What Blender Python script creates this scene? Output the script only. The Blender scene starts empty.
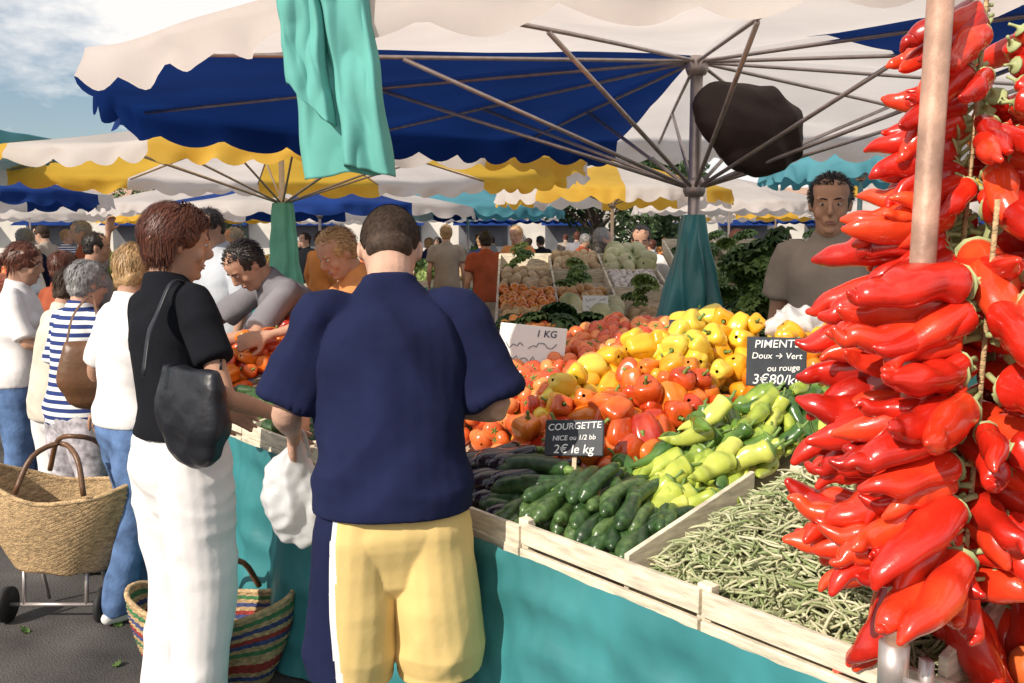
import bpy, bmesh, math, random
import numpy as np
from mathutils import Vector, Matrix, noise
random.seed(7)
rad=math.radians
V=Vector
scn=bpy.context.scene
COL=scn.collection
# ---------------------------------------------------------------- materials
def nd(nt,t,**k):
    n=nt.nodes.new(t)
    for a,b in k.items(): setattr(n,a,b)
    return n
def mat(name,col,rough=.6,var=.15,scale=9,bump=0,bscale=60,trans=0,coat=0,ramp=None,spec=.5,metal=0,sss=0,stretch=(1,1,1),detail=4):
    m=bpy.data.materials.new(name); m.use_nodes=True
    nt=m.node_tree; p=nt.nodes['Principled BSDF']; L=nt.links
    tc=nd(nt,'ShaderNodeTexCoord'); mp=nd(nt,'ShaderNodeMapping'); mp.inputs['Scale'].default_value=stretch
    L.new(tc.outputs['Object'],mp.inputs[0])
    nz=nd(nt,'ShaderNodeTexNoise'); nz.inputs['Scale'].default_value=scale; nz.inputs['Detail'].default_value=detail
    L.new(mp.outputs[0],nz.inputs['Vector'])
    mr=nd(nt,'ShaderNodeMapRange'); mr.inputs[1].default_value=.3; mr.inputs[2].default_value=.7
    mr.inputs[3].default_value=1-var; mr.inputs[4].default_value=1+var
    L.new(nz.outputs['Fac'],mr.inputs[0])
    mx=nd(nt,'ShaderNodeVectorMath',operation='SCALE')
    if ramp:
        at=nd(nt,'ShaderNodeAttribute',attribute_name='rnd')
        cr=nd(nt,'ShaderNodeValToRGB'); e=cr.color_ramp.elements
        while len(e)<len(ramp): e.new(.5)
        for i,c in enumerate(ramp):
            e[i].position=i/(len(ramp)-1); e[i].color=(*c,1)
        ad=nd(nt,'ShaderNodeMath',operation='ADD')
        m2=nd(nt,'ShaderNodeMapRange'); m2.inputs[1].default_value=.3; m2.inputs[2].default_value=.7
        m2.inputs[3].default_value=-.16; m2.inputs[4].default_value=.16
        L.new(nz.outputs['Fac'],m2.inputs[0])
        L.new(at.outputs['Fac'],ad.inputs[0]); L.new(m2.outputs[0],ad.inputs[1])
        L.new(ad.outputs[0],cr.inputs[0]); L.new(cr.outputs[0],mx.inputs[0])
    else:
        mx.inputs[0].default_value=col
    L.new(mr.outputs[0],mx.inputs['Scale'])
    L.new(mx.outputs[0],p.inputs['Base Color'])
    p.inputs['Roughness'].default_value=rough
    p.inputs['Metallic'].default_value=metal
    p.inputs['Specular IOR Level'].default_value=spec
    p.inputs['Coat Weight'].default_value=coat; p.inputs['Coat Roughness'].default_value=.1
    if sss:
        p.inputs['Subsurface Weight'].default_value=sss; p.inputs['Subsurface Radius'].default_value=(.02,.008,.004)
        p.inputs['Subsurface Scale'].default_value=.5
    if bump:
        b=nd(nt,'ShaderNodeBump'); b.inputs['Strength'].default_value=bump; b.inputs['Distance'].default_value=.01
        n2=nd(nt,'ShaderNodeTexNoise'); n2.inputs['Scale'].default_value=bscale; n2.inputs['Detail'].default_value=5
        L.new(mp.outputs[0],n2.inputs['Vector']); L.new(n2.outputs['Fac'],b.inputs['Height'])
        L.new(b.outputs[0],p.inputs['Normal'])
    if trans:
        t=nd(nt,'ShaderNodeBsdfTranslucent'); L.new(mx.outputs[0],t.inputs['Color'])
        ms=nd(nt,'ShaderNodeMixShader'); ms.inputs[0].default_value=trans
        L.new(p.outputs[0],ms.inputs[1]); L.new(t.outputs[0],ms.inputs[2])
        L.new(ms.outputs[0],nt.nodes['Material Output'].inputs['Surface'])
    return m
def fab(name,col,var=.12,scale=7,bump=.25,bscale=16,**k):
    return mat(name,col,.95,var,scale,bump,bscale,spec=.15,**k)
def stripes(name,c1,c2,freq,axis=2,rough=.9,width=.5,bump=0):
    m=mat(name,c1,rough,.08,spec=.15); nt=m.node_tree; L=nt.links; p=nt.nodes['Principled BSDF']
    tc=nd(nt,'ShaderNodeTexCoord'); sp=nd(nt,'ShaderNodeSeparateXYZ'); L.new(tc.outputs['Object'],sp.inputs[0])
    a=nd(nt,'ShaderNodeMath',operation='MULTIPLY'); a.inputs[1].default_value=freq; L.new(sp.outputs[axis],a.inputs[0])
    b=nd(nt,'ShaderNodeMath',operation='FRACT'); L.new(a.outputs[0],b.inputs[0])
    c=nd(nt,'ShaderNodeMath',operation='GREATER_THAN'); c.inputs[1].default_value=width; L.new(b.outputs[0],c.inputs[0])
    mx=nd(nt,'ShaderNodeMix',data_type='RGBA'); L.new(c.outputs[0],mx.inputs[0])
    mx.inputs[6].default_value=(*c1,1); mx.inputs[7].default_value=(*c2,1)
    L.new(mx.outputs[2],p.inputs['Base Color'])
    return m
M_red=mat('red_pepper_skin',(.5,.01,.01),.26,.18,14,coat=.4,ramp=[(.40,.012,.006),(.66,.024,.010),(.80,.07,.018)],bump=.25,bscale=24)
M_bell_r=mat('red_bell_skin',(.5,.05,.01),.24,.15,14,coat=.4,ramp=[(.38,.018,.006),(.62,.09,.012),(.72,.22,.02)],bump=.1,bscale=25)
M_bell_y=mat('yellow_bell_skin',(.7,.4,.02),.24,.1,12,coat=.4,ramp=[(.75,.34,.015),(.82,.50,.03),(.74,.60,.08)],bump=.08,bscale=25)
M_bell_o=mat('orange_bell_skin',(.7,.25,.02),.24,.1,12,coat=.4,ramp=[(.62,.14,.012),(.72,.24,.012),(.78,.40,.02)],bump=.08,bscale=25)
M_greenp=mat('green_pepper_skin',(.3,.45,.06),.26,.15,14,coat=.35,ramp=[(.04,.11,.02),(.12,.23,.03),(.38,.46,.06),(.58,.60,.12)],bump=.14,bscale=22)
M_tom=mat('tomato_skin',(.6,.08,.02),.24,.1,14,coat=.4,ramp=[(.52,.05,.015),(.72,.15,.035),(.78,.30,.09)])
M_zuc=mat('courgette_skin',(.05,.11,.03),.34,.35,60,coat=.15,ramp=[(.018,.048,.014),(.04,.09,.026),(.09,.15,.045)],bump=.1,bscale=30)
M_egg=mat('aubergine_skin',(.02,.012,.03),.18,.2,14,coat=.5,ramp=[(.012,.008,.02),(.03,.02,.03),(.02,.03,.015)])
M_bean=mat('bean_skin',(.3,.38,.15),.5,.15,30,ramp=[(.24,.30,.12),(.42,.44,.25),(.60,.56,.38)])
M_stem=mat('veg_stem',(.16,.26,.06),.5,.2,20)
M_leaf=mat('leaf_green',(.06,.12,.03),.55,.3,18,trans=.25,ramp=[(.02,.05,.015),(.05,.11,.03),(.13,.21,.06)])
M_lett=mat('lettuce_green',(.15,.28,.06),.5,.3,18,trans=.3,ramp=[(.08,.16,.04),(.17,.28,.07),(.32,.42,.14)])
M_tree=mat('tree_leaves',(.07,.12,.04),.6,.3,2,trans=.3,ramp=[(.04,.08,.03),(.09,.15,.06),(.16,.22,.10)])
M_pot=mat('root_veg',(.4,.27,.14),.75,.2,14,ramp=[(.28,.17,.08),(.48,.33,.18),(.6,.45,.28)])
M_wood=mat('crate_wood',(.56,.44,.31),.75,.2,6,bump=.25,bscale=40,stretch=(2,2,14))
M_woodw=mat('pale_crate_wood',(.70,.62,.48),.75,.3,6,bump=.3,bscale=40,stretch=(2,2,14),detail=8)
M_teal=mat('teal_oilcloth',(.045,.23,.25),.42,.25,3,bump=.35,bscale=6,coat=.12,detail=8)
M_tealc=mat('mint_cloth',(.20,.58,.52),.85,.1,5,trans=.3,bump=.2,bscale=14,spec=.2)
M_asph=mat('asphalt',(.074,.066,.062),.9,.5,3,bump=.9,bscale=120,detail=10)
M_metal=mat('painted_steel',(.50,.44,.42),.38,.15,20,metal=.6)
M_pole=mat('weathered_pole',(.42,.25,.18),.55,.45,14,metal=.15,bump=.3,bscale=50,detail=8)
M_white=mat('white_canvas',(.82,.76,.73),.85,.10,1.5,trans=.58,bump=.3,bscale=5,spec=.2,detail=8)
M_blue=mat('blue_canvas',(.010,.042,.21),.8,.2,1.5,trans=.3,bump=.3,bscale=5,spec=.2,detail=8)
M_tealcan=mat('teal_canvas',(.10,.34,.42),.75,.15,1.5,trans=.45)
M_yel=mat('yellow_canvas',(.80,.50,.07),.8,.12,1.5,trans=.55,bump=.2,bscale=6)
M_slate=mat('slate_board',(.025,.03,.04),.6,.35,20)
M_chalk=mat('chalk',(.8,.8,.78),.9,.1,50)
M_ink=mat('ink',(.03,.03,.07),.7,.1,50)
M_card=mat('white_card',(.78,.78,.76),.7,.05,5)
M_plaster=mat('pale_plaster',(.66,.62,.56),.9,.12,.6)
M_skin=mat('skin_tan',(.48,.27,.185),.62,.16,10,sss=.12,bump=.2,bscale=160,spec=.3,detail=8)
M_skin2=mat('skin_light',(.56,.34,.25),.62,.16,10,sss=.12,bump=.2,bscale=160,spec=.3,detail=8)
M_skin3=mat('skin_brown',(.52,.30,.20),.6,.12,10,sss=.1,spec=.3)
M_eye=mat('eye_white',(.50,.47,.44),.3,.02); M_iris=mat('iris',(.03,.018,.01),.1,.02)
M_lip=mat('lips',(.40,.18,.15),.55,.05)
M_navy=fab('navy_jersey',(.012,.016,.052),.25,5)
M_black=fab('black_jersey',(.009,.010,.014),.2)
M_whitef=fab('white_cotton',(.78,.75,.75),.07,5)
M_yelf=fab('pale_yellow_nylon',(.74,.54,.22),.1,5,.3,14)
M_greyf=fab('grey_cotton',(.22,.21,.23))
M_beige=fab('beige_cotton',(.33,.28,.235),.1)
M_orange=fab('apricot_knit',(.60,.25,.09),.1)
M_jean=fab('blue_denim',(.10,.17,.33),.4,12,.3,60)
M_brownf=fab('rust_cotton',(.32,.08,.04),.2)
M_khaki=fab('light_blue_cotton',(.52,.55,.60))
M_stripe=stripes('breton_stripes',(.75,.75,.74),(.03,.05,.18),26)
M_hairbr=mat('auburn_hair',(.11,.030,.014),.45,.6,70,stretch=(3,3,.6))
M_hairdk=mat('dark_hair',(.018,.012,.010),.5,.5,70)
M_hairmid=mat('brown_hair',(.050,.030,.020),.7,.5,90,spec=.3)
M_hairbl=mat('blond_hair',(.42,.26,.12),.5,.35,70)
M_hairgr=mat('grey_hair',(.28,.27,.27),.5,.35,70)
M_leather=mat('black_leather',(.010,.011,.016),.42,.2,12,bump=.3,bscale=25)
M_brleather=mat('brown_leather',(.14,.065,.03),.42,.2,12,bump=.2,bscale=50)
M_shoe=mat('shoe_leather',(.06,.05,.045),.5,.2); M_shoew=mat('white_shoe',(.7,.7,.68),.5,.05)
M_rubber=mat('rubber',(.015,.015,.015),.7,.2)
M_darkbag=mat('dark_cover',(.035,.02,.016),.7,.25,6,bump=.5,bscale=8)
M_straw=mat('straw',(.56,.38,.20),.85,.4,40,bump=.9,bscale=110,stretch=(1,1,2.2))
M_strawb=mat('straw_blue',(.05,.07,.2),.8,.3,40,bump=.9,bscale=110)
M_strawr=mat('straw_red',(.35,.04,.03),.8,.3,40,bump=.9,bscale=110)
M_strawg=mat('straw_green',(.06,.2,.08),.8,.3,40,bump=.9,bscale=110)
M_plast=mat('plastic_film',(.80,.81,.82),.3,.03,5,trans=.4,coat=.3)
M_bark=mat('bark',(.10,.075,.055),.9,.3,10,bump=.5)
# ---------------------------------------------------------------- mesh helpers
def empty(name,loc):
    o=bpy.data.objects.new(name,None); o.location=loc; o.empty_display_size=.1; COL.objects.link(o); return o
def mk(name,verts,faces,mats,parent=None,idx=None,smooth=True,rnd=None,origin=True):
    if not isinstance(mats,(list,tuple)): mats=[mats]
    v=np.array([tuple(q) for q in verts],dtype=float) if not isinstance(verts,np.ndarray) else verts
    o0=np.zeros(3)
    if origin and parent is None:
        o0=np.array([(v[:,0].min()+v[:,0].max())/2,(v[:,1].min()+v[:,1].max())/2,v[:,2].min()])
        v=v-o0
    me=bpy.data.meshes.new(name); me.from_pydata(v.tolist(),[],faces)
    for m in mats: me.materials.append(m)
    if idx is not None: me.polygons.foreach_set('material_index',idx)
    me.polygons.foreach_set('use_smooth',[smooth]*len(me.polygons))
    if rnd is not None:
        a=me.attributes.new('rnd','FLOAT','POINT'); a.data.foreach_set('value',rnd)
    me.update()
    o=bpy.data.objects.new(name,me); COL.objects.link(o); o.location=o0
    if parent is not None:
        o.parent=parent; o.matrix_parent_inverse=Matrix.Translation(-parent.location)
    return o
def merge(parts):
    vs=[];fs=[];n=0
    for v,f in parts:
        vs+= [tuple(q) for q in v]; fs+=[tuple(i+n for i in q) for q in f]; n+=len(v)
    return vs,fs
def loft(st,side=(1,0,0),n=14,sub=3,r0=False,r1=False,cap=True,squ=1.0):
    A=[np.array([*s[0],s[1],s[2] if len(s)>2 else s[1]],float) for s in st]
    if sub>1 and len(A)>2:
        B=[]
        E=[2*A[0]-A[1]]+A+[2*A[-1]-A[-2]]
        for i in range(1,len(E)-2):
            for k in range(sub):
                t=k/sub; p0,p1,p2,p3=E[i-1],E[i],E[i+1],E[i+2]
                B.append(.5*((2*p1)+(-p0+p2)*t+(2*p0-5*p1+4*p2-p3)*t*t+(-p0+3*p1-3*p2+p3)*t**3))
        B.append(A[-1]); A=B
    def rc(a,b):
        t=a[:3]-b[:3]; t/= (np.linalg.norm(t)+1e-9); r=(a[3]+a[4])/2; out=[]
        for d,s in((.45,.88),(.8,.55),(.98,.15)):
            q=a.copy(); q[:3]+=t*r*d; q[3:]*=s; out.append(q)
        return out
    if r1: A=A+rc(A[-1],A[-2])
    if r0: A=list(reversed(rc(A[0],A[1])))+A
    vs=[];fs=[]
    S=V(side).normalized()
    for i,a in enumerate(A):
        p=A[max(0,i-1)]; q=A[min(len(A)-1,i+1)]
        t=V(q[:3]-p[:3])
        t=t.normalized() if t.length>1e-9 else V((0,0,1))
        s=S-t*S.dot(t)
        if s.length<.05:
            s=V((0,1,0))-t*t.y
        s.normalize(); w=t.cross(s)
        for k in range(n):
            th=2*math.pi*k/n; c,sn=math.cos(th),math.sin(th)
            if squ!=1: c=math.copysign(abs(c)**squ,c); sn=math.copysign(abs(sn)**squ,sn)
            vs.append(V(a[:3])+s*(abs(a[3])*c)+w*(abs(a[4])*sn))
    m=len(A)
    for i in range(m-1):
        for k in range(n):
            k2=(k+1)%n
            fs.append((i*n+k,i*n+k2,(i+1)*n+k2,(i+1)*n+k))
    if cap:
        fs.append(tuple(reversed(range(n)))); fs.append(tuple((m-1)*n+k for k in range(n)))
    return vs,fs
def ell(c,r,n=16,m=10,R=None):
    vs=[];fs=[]
    for j in range(m+1):
        ph=math.pi*j/m
        for k in range(n):
            th=2*math.pi*k/n
            q=V((r[0]*math.sin(max(ph,.01) if j<m else math.pi-.01)*math.cos(th),r[1]*math.sin(max(ph,.01) if j<m else math.pi-.01)*math.sin(th),r[2]*math.cos(ph)))
            if R: q=R@q
            vs.append(V(c)+q)
    for j in range(m):
        for k in range(n):
            k2=(k+1)%n; fs.append((j*n+k,(j+1)*n+k,(j+1)*n+k2,j*n+k2))
    fs.append(tuple(range(n))); fs.append(tuple(reversed([m*n+k for k in range(n)])))
    return vs,fs
def tube(p0,p1,r,n=8,r2=None):
    return loft([(p0,r,r),(p1,r2 or r,r2 or r)],n=n,sub=1,side=(.93,.31,.17))
def path(pts,r,n=8,sub=4): return loft([(p,r,r) for p in pts],n=n,sub=sub,side=(.93,.31,.17))
def box(c,d,R=None):
    vs=[]
    for x in(-1,1):
        for y in(-1,1):
            for z in(-1,1):
                q=V((x*d[0]/2,y*d[1]/2,z*d[2]/2))
                if R: q=R@q
                vs.append(V(c)+q)
    return vs,[(0,1,3,2),(4,6,7,5),(0,4,5,1),(2,3,7,6),(0,2,6,4),(1,5,7,3)]
def bevel(o,w=.004):
    m=o.modifiers.new('b','BEVEL'); m.width=w; m.segments=2; m.limit_method='ANGLE'
def build(name,parts,vox,mats,parent,M,smooth=3,wrinkle=None,matfn=None,fac=.5):
    vs,fs=merge(parts); vs=[M@V(q) for q in vs]
    me=bpy.data.meshes.new('tmp'); me.from_pydata(vs,[],fs)
    bm=bmesh.new(); bm.from_mesh(me); bmesh.ops.recalc_face_normals(bm,faces=bm.faces); bm.to_mesh(me); bm.free()
    o=bpy.data.objects.new('tmp',me); COL.objects.link(o)
    r=o.modifiers.new('r','REMESH'); r.mode='VOXEL'; r.voxel_size=vox
    s=o.modifiers.new('s','SMOOTH'); s.factor=fac; s.iterations=smooth
    dg=bpy.context.evaluated_depsgraph_get()
    nm=bpy.data.meshes.new_from_object(o.evaluated_get(dg))
    bpy.data.objects.remove(o)
    Mi=M.inverted()
    if wrinkle:
        co=np.empty(len(nm.vertices)*3); nm.vertices.foreach_get('co',co); co=co.reshape(-1,3)
        no=np.empty(len(nm.vertices)*3); nm.vertices.foreach_get('normal',no); no=no.reshape(-1,3)
        for i in range(len(co)):
            co[i]+=no[i]*wrinkle(Mi@V(co[i]))
        nm.vertices.foreach_set('co',co.ravel())
    if not isinstance(mats,(list,tuple)): mats=[mats]
    nm.materials.clear()
    for m in mats: nm.materials.append(m)
    if matfn:
        for p in nm.polygons: p.material_index=matfn(Mi@p.center)
    nm.polygons.foreach_set('use_smooth',[True]*len(nm.polygons)); nm.update(); nm.name=name
    ob=bpy.data.objects.new(name,nm); COL.objects.link(ob)
    if parent is not None:
        ob.parent=parent; ob.matrix_parent_inverse=Matrix.Translation(-parent.location)
    return ob
def ridge(q): 
    return (1-min(1,abs(noise.noise(q))*2.2))**2
def sr(n): return 1-2.2*math.sqrt(n*n+.0035)
def cloth_wr(seed,amp=.008,f=7,hems=(),top=None):
    o=V((seed*3.1,seed*1.7,seed))
    def w(p):
        d=noise.noise(p*2.4+o)*.9
        # long diagonal pull folds, their strength fading in and out over the cloth
        a=V((p.x*f*.80+p.z*f*.55+d,p.y*f*.55,p.z*f*.16-p.x*f*.12))+o
        b=V((p.x*f*.75-p.z*f*.75-d,p.y*f*.6,p.z*f*.20+p.x*f*.18))+o*2
        e=V((p.x*f*.5+d*.8,p.y*f*.6,p.z*f*1.5+p.x*f*.5))+o*3
        m1=max(0,min(1,.5+1.6*noise.noise(p*3.1+o*4))); m2=max(0,min(1,.5+1.6*noise.noise(p*3.1+o*5)))
        k=1
        for h in hems: k=min(k,max(.12,min(1,abs(p.z-h)/.06)))
        if top: k=min(k,max(.15,min(1,(top-p.z)/.12)))
        return k*amp*(1.3*m1*(sr(noise.noise(a))-.05)+1.1*m2*(sr(noise.noise(b))-.05)+.7*(1-m1)*(sr(noise.noise(e))-.1)+.25)
    return w
# ---------------------------------------------------------------- people
def hand_parts(w,d,nrm,thumb,curl=.5):
    d=V(d).normalized(); nrm=V(nrm); nrm=(nrm-d*nrm.dot(d)).normalized(); ac=d.cross(nrm)*thumb
    P=[]
    P.append(loft([(w-d*.02,.025,.021),(w+d*.03,.036,.017),(w+d*.075,.043,.015),(w+d*.092,.038,.012)],side=ac,n=12,r1=True))
    for off,L in((.032,.070),(.011,.080),(-.011,.075),(-.031,.058)):
        p=w+d*.085+ac*off; a=curl*.4; dd=d*math.cos(a)+nrm*math.sin(a)+ac*off*2
        st=[(p-dd*.015,.0095)]
        for k,fr in enumerate((.45,.32,.25)):
            st.append((p,.0092-.0006*k)); p=p+dd.normalized()*L*fr; a+=curl*.75; dd=d*math.cos(a)+nrm*math.sin(a)
        st.append((p,.0072)); P.append(loft([(s[0],s[1],s[1]) for s in st],side=ac,n=8,sub=2,r1=True))
    b=w+d*.02+ac*.025
    P.append(loft([(b,.014,.013),(b+ac*.028+d*.022+nrm*.008,.0125,.012),(b+ac*.042+d*.05+nrm*.018,.0105,.010),(b+ac*.044+d*.074+nrm*.026,.0085,.008)],side=nrm,n=8,sub=2,r0=True,r1=True))
    return P
def hair_tufts(C,R3,Rh,style,M,name,m,parent,cnt,L,seed):
    rn=random.Random(seed); vs=[];fs=[]
    for i in range(cnt):
        z=rn.uniform(-.75,1); th=rn.uniform(0,2*math.pi); r=math.sqrt(1-z*z)
        d=V((r*math.cos(th),r*math.sin(th),z))
        if d.y>.25 and z<(.42 if style!='short' else .55): continue
        if d.y>-.15 and z<-.25: continue
        if style=='short' and z<-.62: continue
        front=d.y>.1
        t=V((d.x*.5,-.55,-.8))
        if style=='long': t=V((d.x*.4,-.15+d.y*.2,-1))
        if front: t=V((.8 if d.x>-.2 else -.8,.05 if style=='bob' else -.5,-.25))
        t+=V((rn.uniform(-.4,.4),rn.uniform(-.4,.4),rn.uniform(-.3,.3)))
        p=V(d); l=L*rn.uniform(.5,1.15)*(.6 if front else 1); wd=rn.uniform(.0015,.0035) if L>.03 else .0012
        n=5; base=len(vs); lift=rn.uniform(1.0,1.16) if L>.03 else 1.0
        acc=None
        for k in range(n+1):
            f=k/n
            q=V((p.x*R3[0],p.y*R3[1],p.z*R3[2]))*(1+(lift-1)*math.sin(f*2.2)+.02*f)
            W=C+Rh@q
            tt=(t-p*t.dot(p)); tt=tt.normalized() if tt.length>1e-4 else V((1,0,0))
            sd=(Rh@p.cross(tt)).normalized()*wd*(1-f*.85)
            if p.z<-.45 and style!='short' and acc is not None:
                W=acc+V((0,0,-l/n)); 
            acc=W
            vs.append(M@(W-sd)); vs.append(M@(W+sd))
            p=(p+tt*(l/n)/.09).normalized()
        for k in range(n): fs.append((base+2*k,base+2*k+1,base+2*k+3,base+2*k+2))
    mk(name,vs,fs,m,parent)
def person(name,loc,ang,h,lean=0,hp=8,hy=0,side=0,eL=None,wL=None,eR=None,wR=None,shirt=(M_whitef,'short',.88,.02),
           pants=(M_jean,'pants',.02),hair=(M_hairdk,'short'),skin=M_skin,fem=False,vox=.010,shoes=M_shoe,seed=1,curl=.6,
           stripe=False,fx=.11,fy=(0,0),wr=.007,wf=6,z0=0):
    s=h/1.75
    root=empty(name,loc)
    M=Matrix.Translation(loc)@Matrix.Rotation(rad(ang),4,'Z')@Matrix.Scale(s,4)
    la=rad(lean); sa=rad(side)
    sw=.90 if fem else 1.0
    def T(p):
        p=V(p); t=max(0,min(1,(p.z-.86)/.35)); t=t*t*(3-2*t)
        q=p-V((0,0,.93)); q=Matrix.Rotation(-la*t,3,'X')@q; q=Matrix.Rotation(sa*t,3,'Y')@q
        return q+V((0,0,.93))
    vx=vox
    shL=T((-.172*sw,0,1.415)); shR=T((.172*sw,0,1.415))
    eL=V(eL) if eL else shL+V((-.055,-.03,-.285)); eR=V(eR) if eR else shR+V((.055,-.03,-.285))
    wL=V(wL) if wL else eL+V((-.005,.09,-.235)); wR=V(wR) if wR else eR+V((.005,.09,-.235))
    hip=1.08 if fem else 1.0; wst=.88 if fem else 1.0
    B=[]
    B.append(loft([(T((0,0,.83)),.13*hip,.09),(T((0,0,.93)),.152*hip,.102),(T((0,.005,1.08)),.128*wst,.092),(T((0,.01,1.22)),.140*sw,.100),
                   (T((0,.005,1.34)),.150*sw,.092),(T((0,0,1.42)),.105*sw,.062),(T((0,-.005,1.465)),.062,.056),(T((0,0,1.50)),.054,.055)],n=20,r0=True))
    Rh=Matrix.Rotation(rad(hy),3,'Z')@Matrix.Rotation(-rad(hp),3,'X')
    nb=T((0,-.008,1.455)); nt_=T((0,-.002,1.515))
    hc=nt_+Rh@V((0,.022,.103))
    H=lambda x,y,z: hc+Rh@V((x,y,z))
    B.append(loft([(nb,.058,.055),(nt_,.055,.057),(H(0,-.012,-.06),.055,.060),(H(0,-.008,-.02),.05,.055)],n=16))
    hs=[(-.116,.066,.020,.016),(-.106,.052,.040,.036),(-.082,.030,.053,.060),(-.05,.014,.062,.079),(-.015,.005,.069,.090),(.02,0,.073,.095),
        (.05,-.004,.0745,.095),(.078,-.007,.066,.083),(.10,-.008,.048,.060),(.113,-.008,.022,.028)]
    B.append(loft([(H(0,y,z),a,b) for z,y,a,b in hs],side=Rh@V((1,0,0)),n=24,sub=2,squ=.93))
    B.append(loft([(H(0,.088,.028),.007,.008),(H(0,.100,.0),.008,.010),(H(0,.112,-.022),.012,.011),(H(0,.100,-.034),.013,.008)],side=Rh@V((1,0,0)),n=8,r0=True,r1=True))
    for sx in(-1,1):
        B.append(ell(H(sx*.077,-.008,-.006),(.008,.018,.031),R=Rh@Matrix.Rotation(sx*.3,3,'Z')))
        B.append(ell(H(sx*.030,.076,.026),(.024,.016,.008),R=Rh))
        B.append(ell(H(sx*.036,.064,-.030),(.026,.018,.028),R=Rh))
    B.append(ell(H(0,.080,-.062),(.030,.014,.022),R=Rh))
    B.append(ell(H(0,.076,-.098),(.022,.014,.016),R=Rh))
    for sh,e,w,sg in((shL,eL,wL,-1),(shR,eR,wR,1)):
        k=.86 if fem else .97
        B.append(loft([(sh-V((sg*.03,0,.01)),.038*k,.042*k),(sh,.046*k,.048*k),(sh.lerp(e,.4),.045*k,.047*k),(sh.lerp(e,.85),.038*k,.040*k),(e,.037*k,.038*k),(e.lerp(w,.3),.038*k,.036*k),(e.lerp(w,.75),.028*k,.025*k),(w,.025*k,.020*k)],side=(0,1,0),n=14,r0=True))
        d=(w-e).normalized(); nrm=V((-sg,.15,-.35))
        if abs(d.dot(nrm.normalized()))>.85: nrm=V((0,0,-1))
        B+=hand_parts(w,d,nrm,-sg if nrm.x!=0 else sg,curl)
    hipL=V((-.085,0,.90)); hipR=V((.085,0,.90)); 
    legs=[]
    for hj,sx,f in((hipL,-1,fy[0]),(hipR,1,fy[1])):
        kn=V((sx*fx,f*.5+.02,.49)); an=V((sx*fx*1.02,f-.02,.085)); legs.append((hj,kn,an,sx))
        B.append(loft([(hj,.088*hip,.092),(hj.lerp(kn,.35),.080,.084),(hj.lerp(kn,.8),.060,.062),(kn,.054,.058),(kn.lerp(an,.3),.052,.058),(kn.lerp(an,.7),.038,.042),(an,.033,.036),(an-V((0,0,.04)),.03,.04)],n=16,r0=True))
    build('body',B,vx,skin,root,M,3)
    SP=[]
    for hj,kn,an,sx in legs:
        a=V((an.x,an.y,0))
        SP.append(loft([(a+V((0,-.055,.04)),.030,.032),(a+V((0,0,.05)),.038,.048),(a+V((sx*.005,.08,.036)),.044,.034),(a+V((sx*.006,.15,.026)),.043,.024),(a+V((0,.19,.022)),.032,.018)],side=(1,0,0),n=14,r0=True,r1=True))
    build('shoes',SP,max(vx,.007),shoes,root,M,2)
    E=merge([ell(H(sx*.030,.0805,.006),(.0125,.011,.0062),12,8,R=Rh) for sx in(-1,1)]); mk('eyes',[M@V(q) for q in E[0]],E[1],M_eye,root)
    E=merge([ell(H(sx*.030,.0885,.006),(.0055,.004,.0054),10,6,R=Rh) for sx in(-1,1)]); mk('irises',[M@V(q) for q in E[0]],E[1],M_iris,root)
    E=merge([loft([(H(sx*.012,.093,.024),.002,.003),(H(sx*.030,.093,.030),.0025,.004),(H(sx*.050,.079,.025),.0015,.002)],n=6) for sx in(-1,1)]); mk('eyebrows',[M@V(q) for q in E[0]],E[1],hair[0],root)
    E=merge([loft([(H(-.022,.086,-.064),.002,.002),(H(-.008,.0945,-.061),.0035,.003),(H(.008,.0945,-.061),.0035,.003),(H(.022,.086,-.064),.002,.002)],side=(0,0,1),n=8),
             loft([(H(-.020,.086,-.067),.002,.002),(H(0,.0945,-.070),.0045,.003),(H(.020,.086,-.067),.002,.002)],side=(0,0,1),n=8)]); mk('lips',[M@V(q) for q in E[0]],E[1],M_lip,root)
    st=hair[1]; C=H(0,-.012,.028); near=vx<.008
    if st=='buzz':
        R3=V((.0785,.0985,.0905)); build('hair',[ell(C,R3,24,16,R=Rh),ell(H(0,-.045,-.03),(.062,.055,.045),16,10,R=Rh)],min(vx,.007),hair[0],root,M,1)
        hair_tufts(C,R3*1.0,Rh,'short',M,'hair_strands',hair[0],root,7000,.014,seed)
    elif st=='short':
        R3=V((.082,.101,.092)); o=V((seed,0,0))
        build('hair',[ell(C,R3,24,16,R=Rh),ell(H(0,-.045,-.03),(.068,.058,.05),16,10,R=Rh)],min(vx,.008),hair[0],root,M,1,wrinkle=lambda p:.005*noise.noise(p*40+o))
        hair_tufts(C,R3*1.01,Rh,'short',M,'hair_strands',hair[0],root,2400 if near else 600,.032,seed)
    else:
        R3=V((.089,.106,.098)) if st=='bob' else V((.088,.106,.098)); o=V((seed,0,0))
        parts=[ell(C,R3,24,16,R=Rh)]
        if st=='bob':
            parts+=[ell(H(0,-.045,-.035),(.078,.060,.062),16,10,R=Rh)]
        elif st=='long':
            parts+=[loft([(H(0,-.05,.0),.08,.055),(H(0,-.065,-.10),.075,.045),(H(0,-.07,-.19),.05,.03)],n=14,r1=True)]
        elif st=='tail':
            parts+=[loft([(H(0,-.09,.03),.025,.025),(H(0,-.14,.0),.03,.03),(H(0,-.15,-.08),.025,.022),(H(0,-.14,-.15),.012,.012)],n=10,r1=True)]
        build('hair',parts,min(vx,.008),hair[0],root,M,1,wrinkle=lambda p:.012*noise.noise(p*24+o)+.006*noise.noise(p*70))
        hair_tufts(C,R3*1.01,Rh,'bob' if st!='long' else 'long',M,'hair_strands',hair[0],root,6500 if near else 900,.07,seed)
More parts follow.
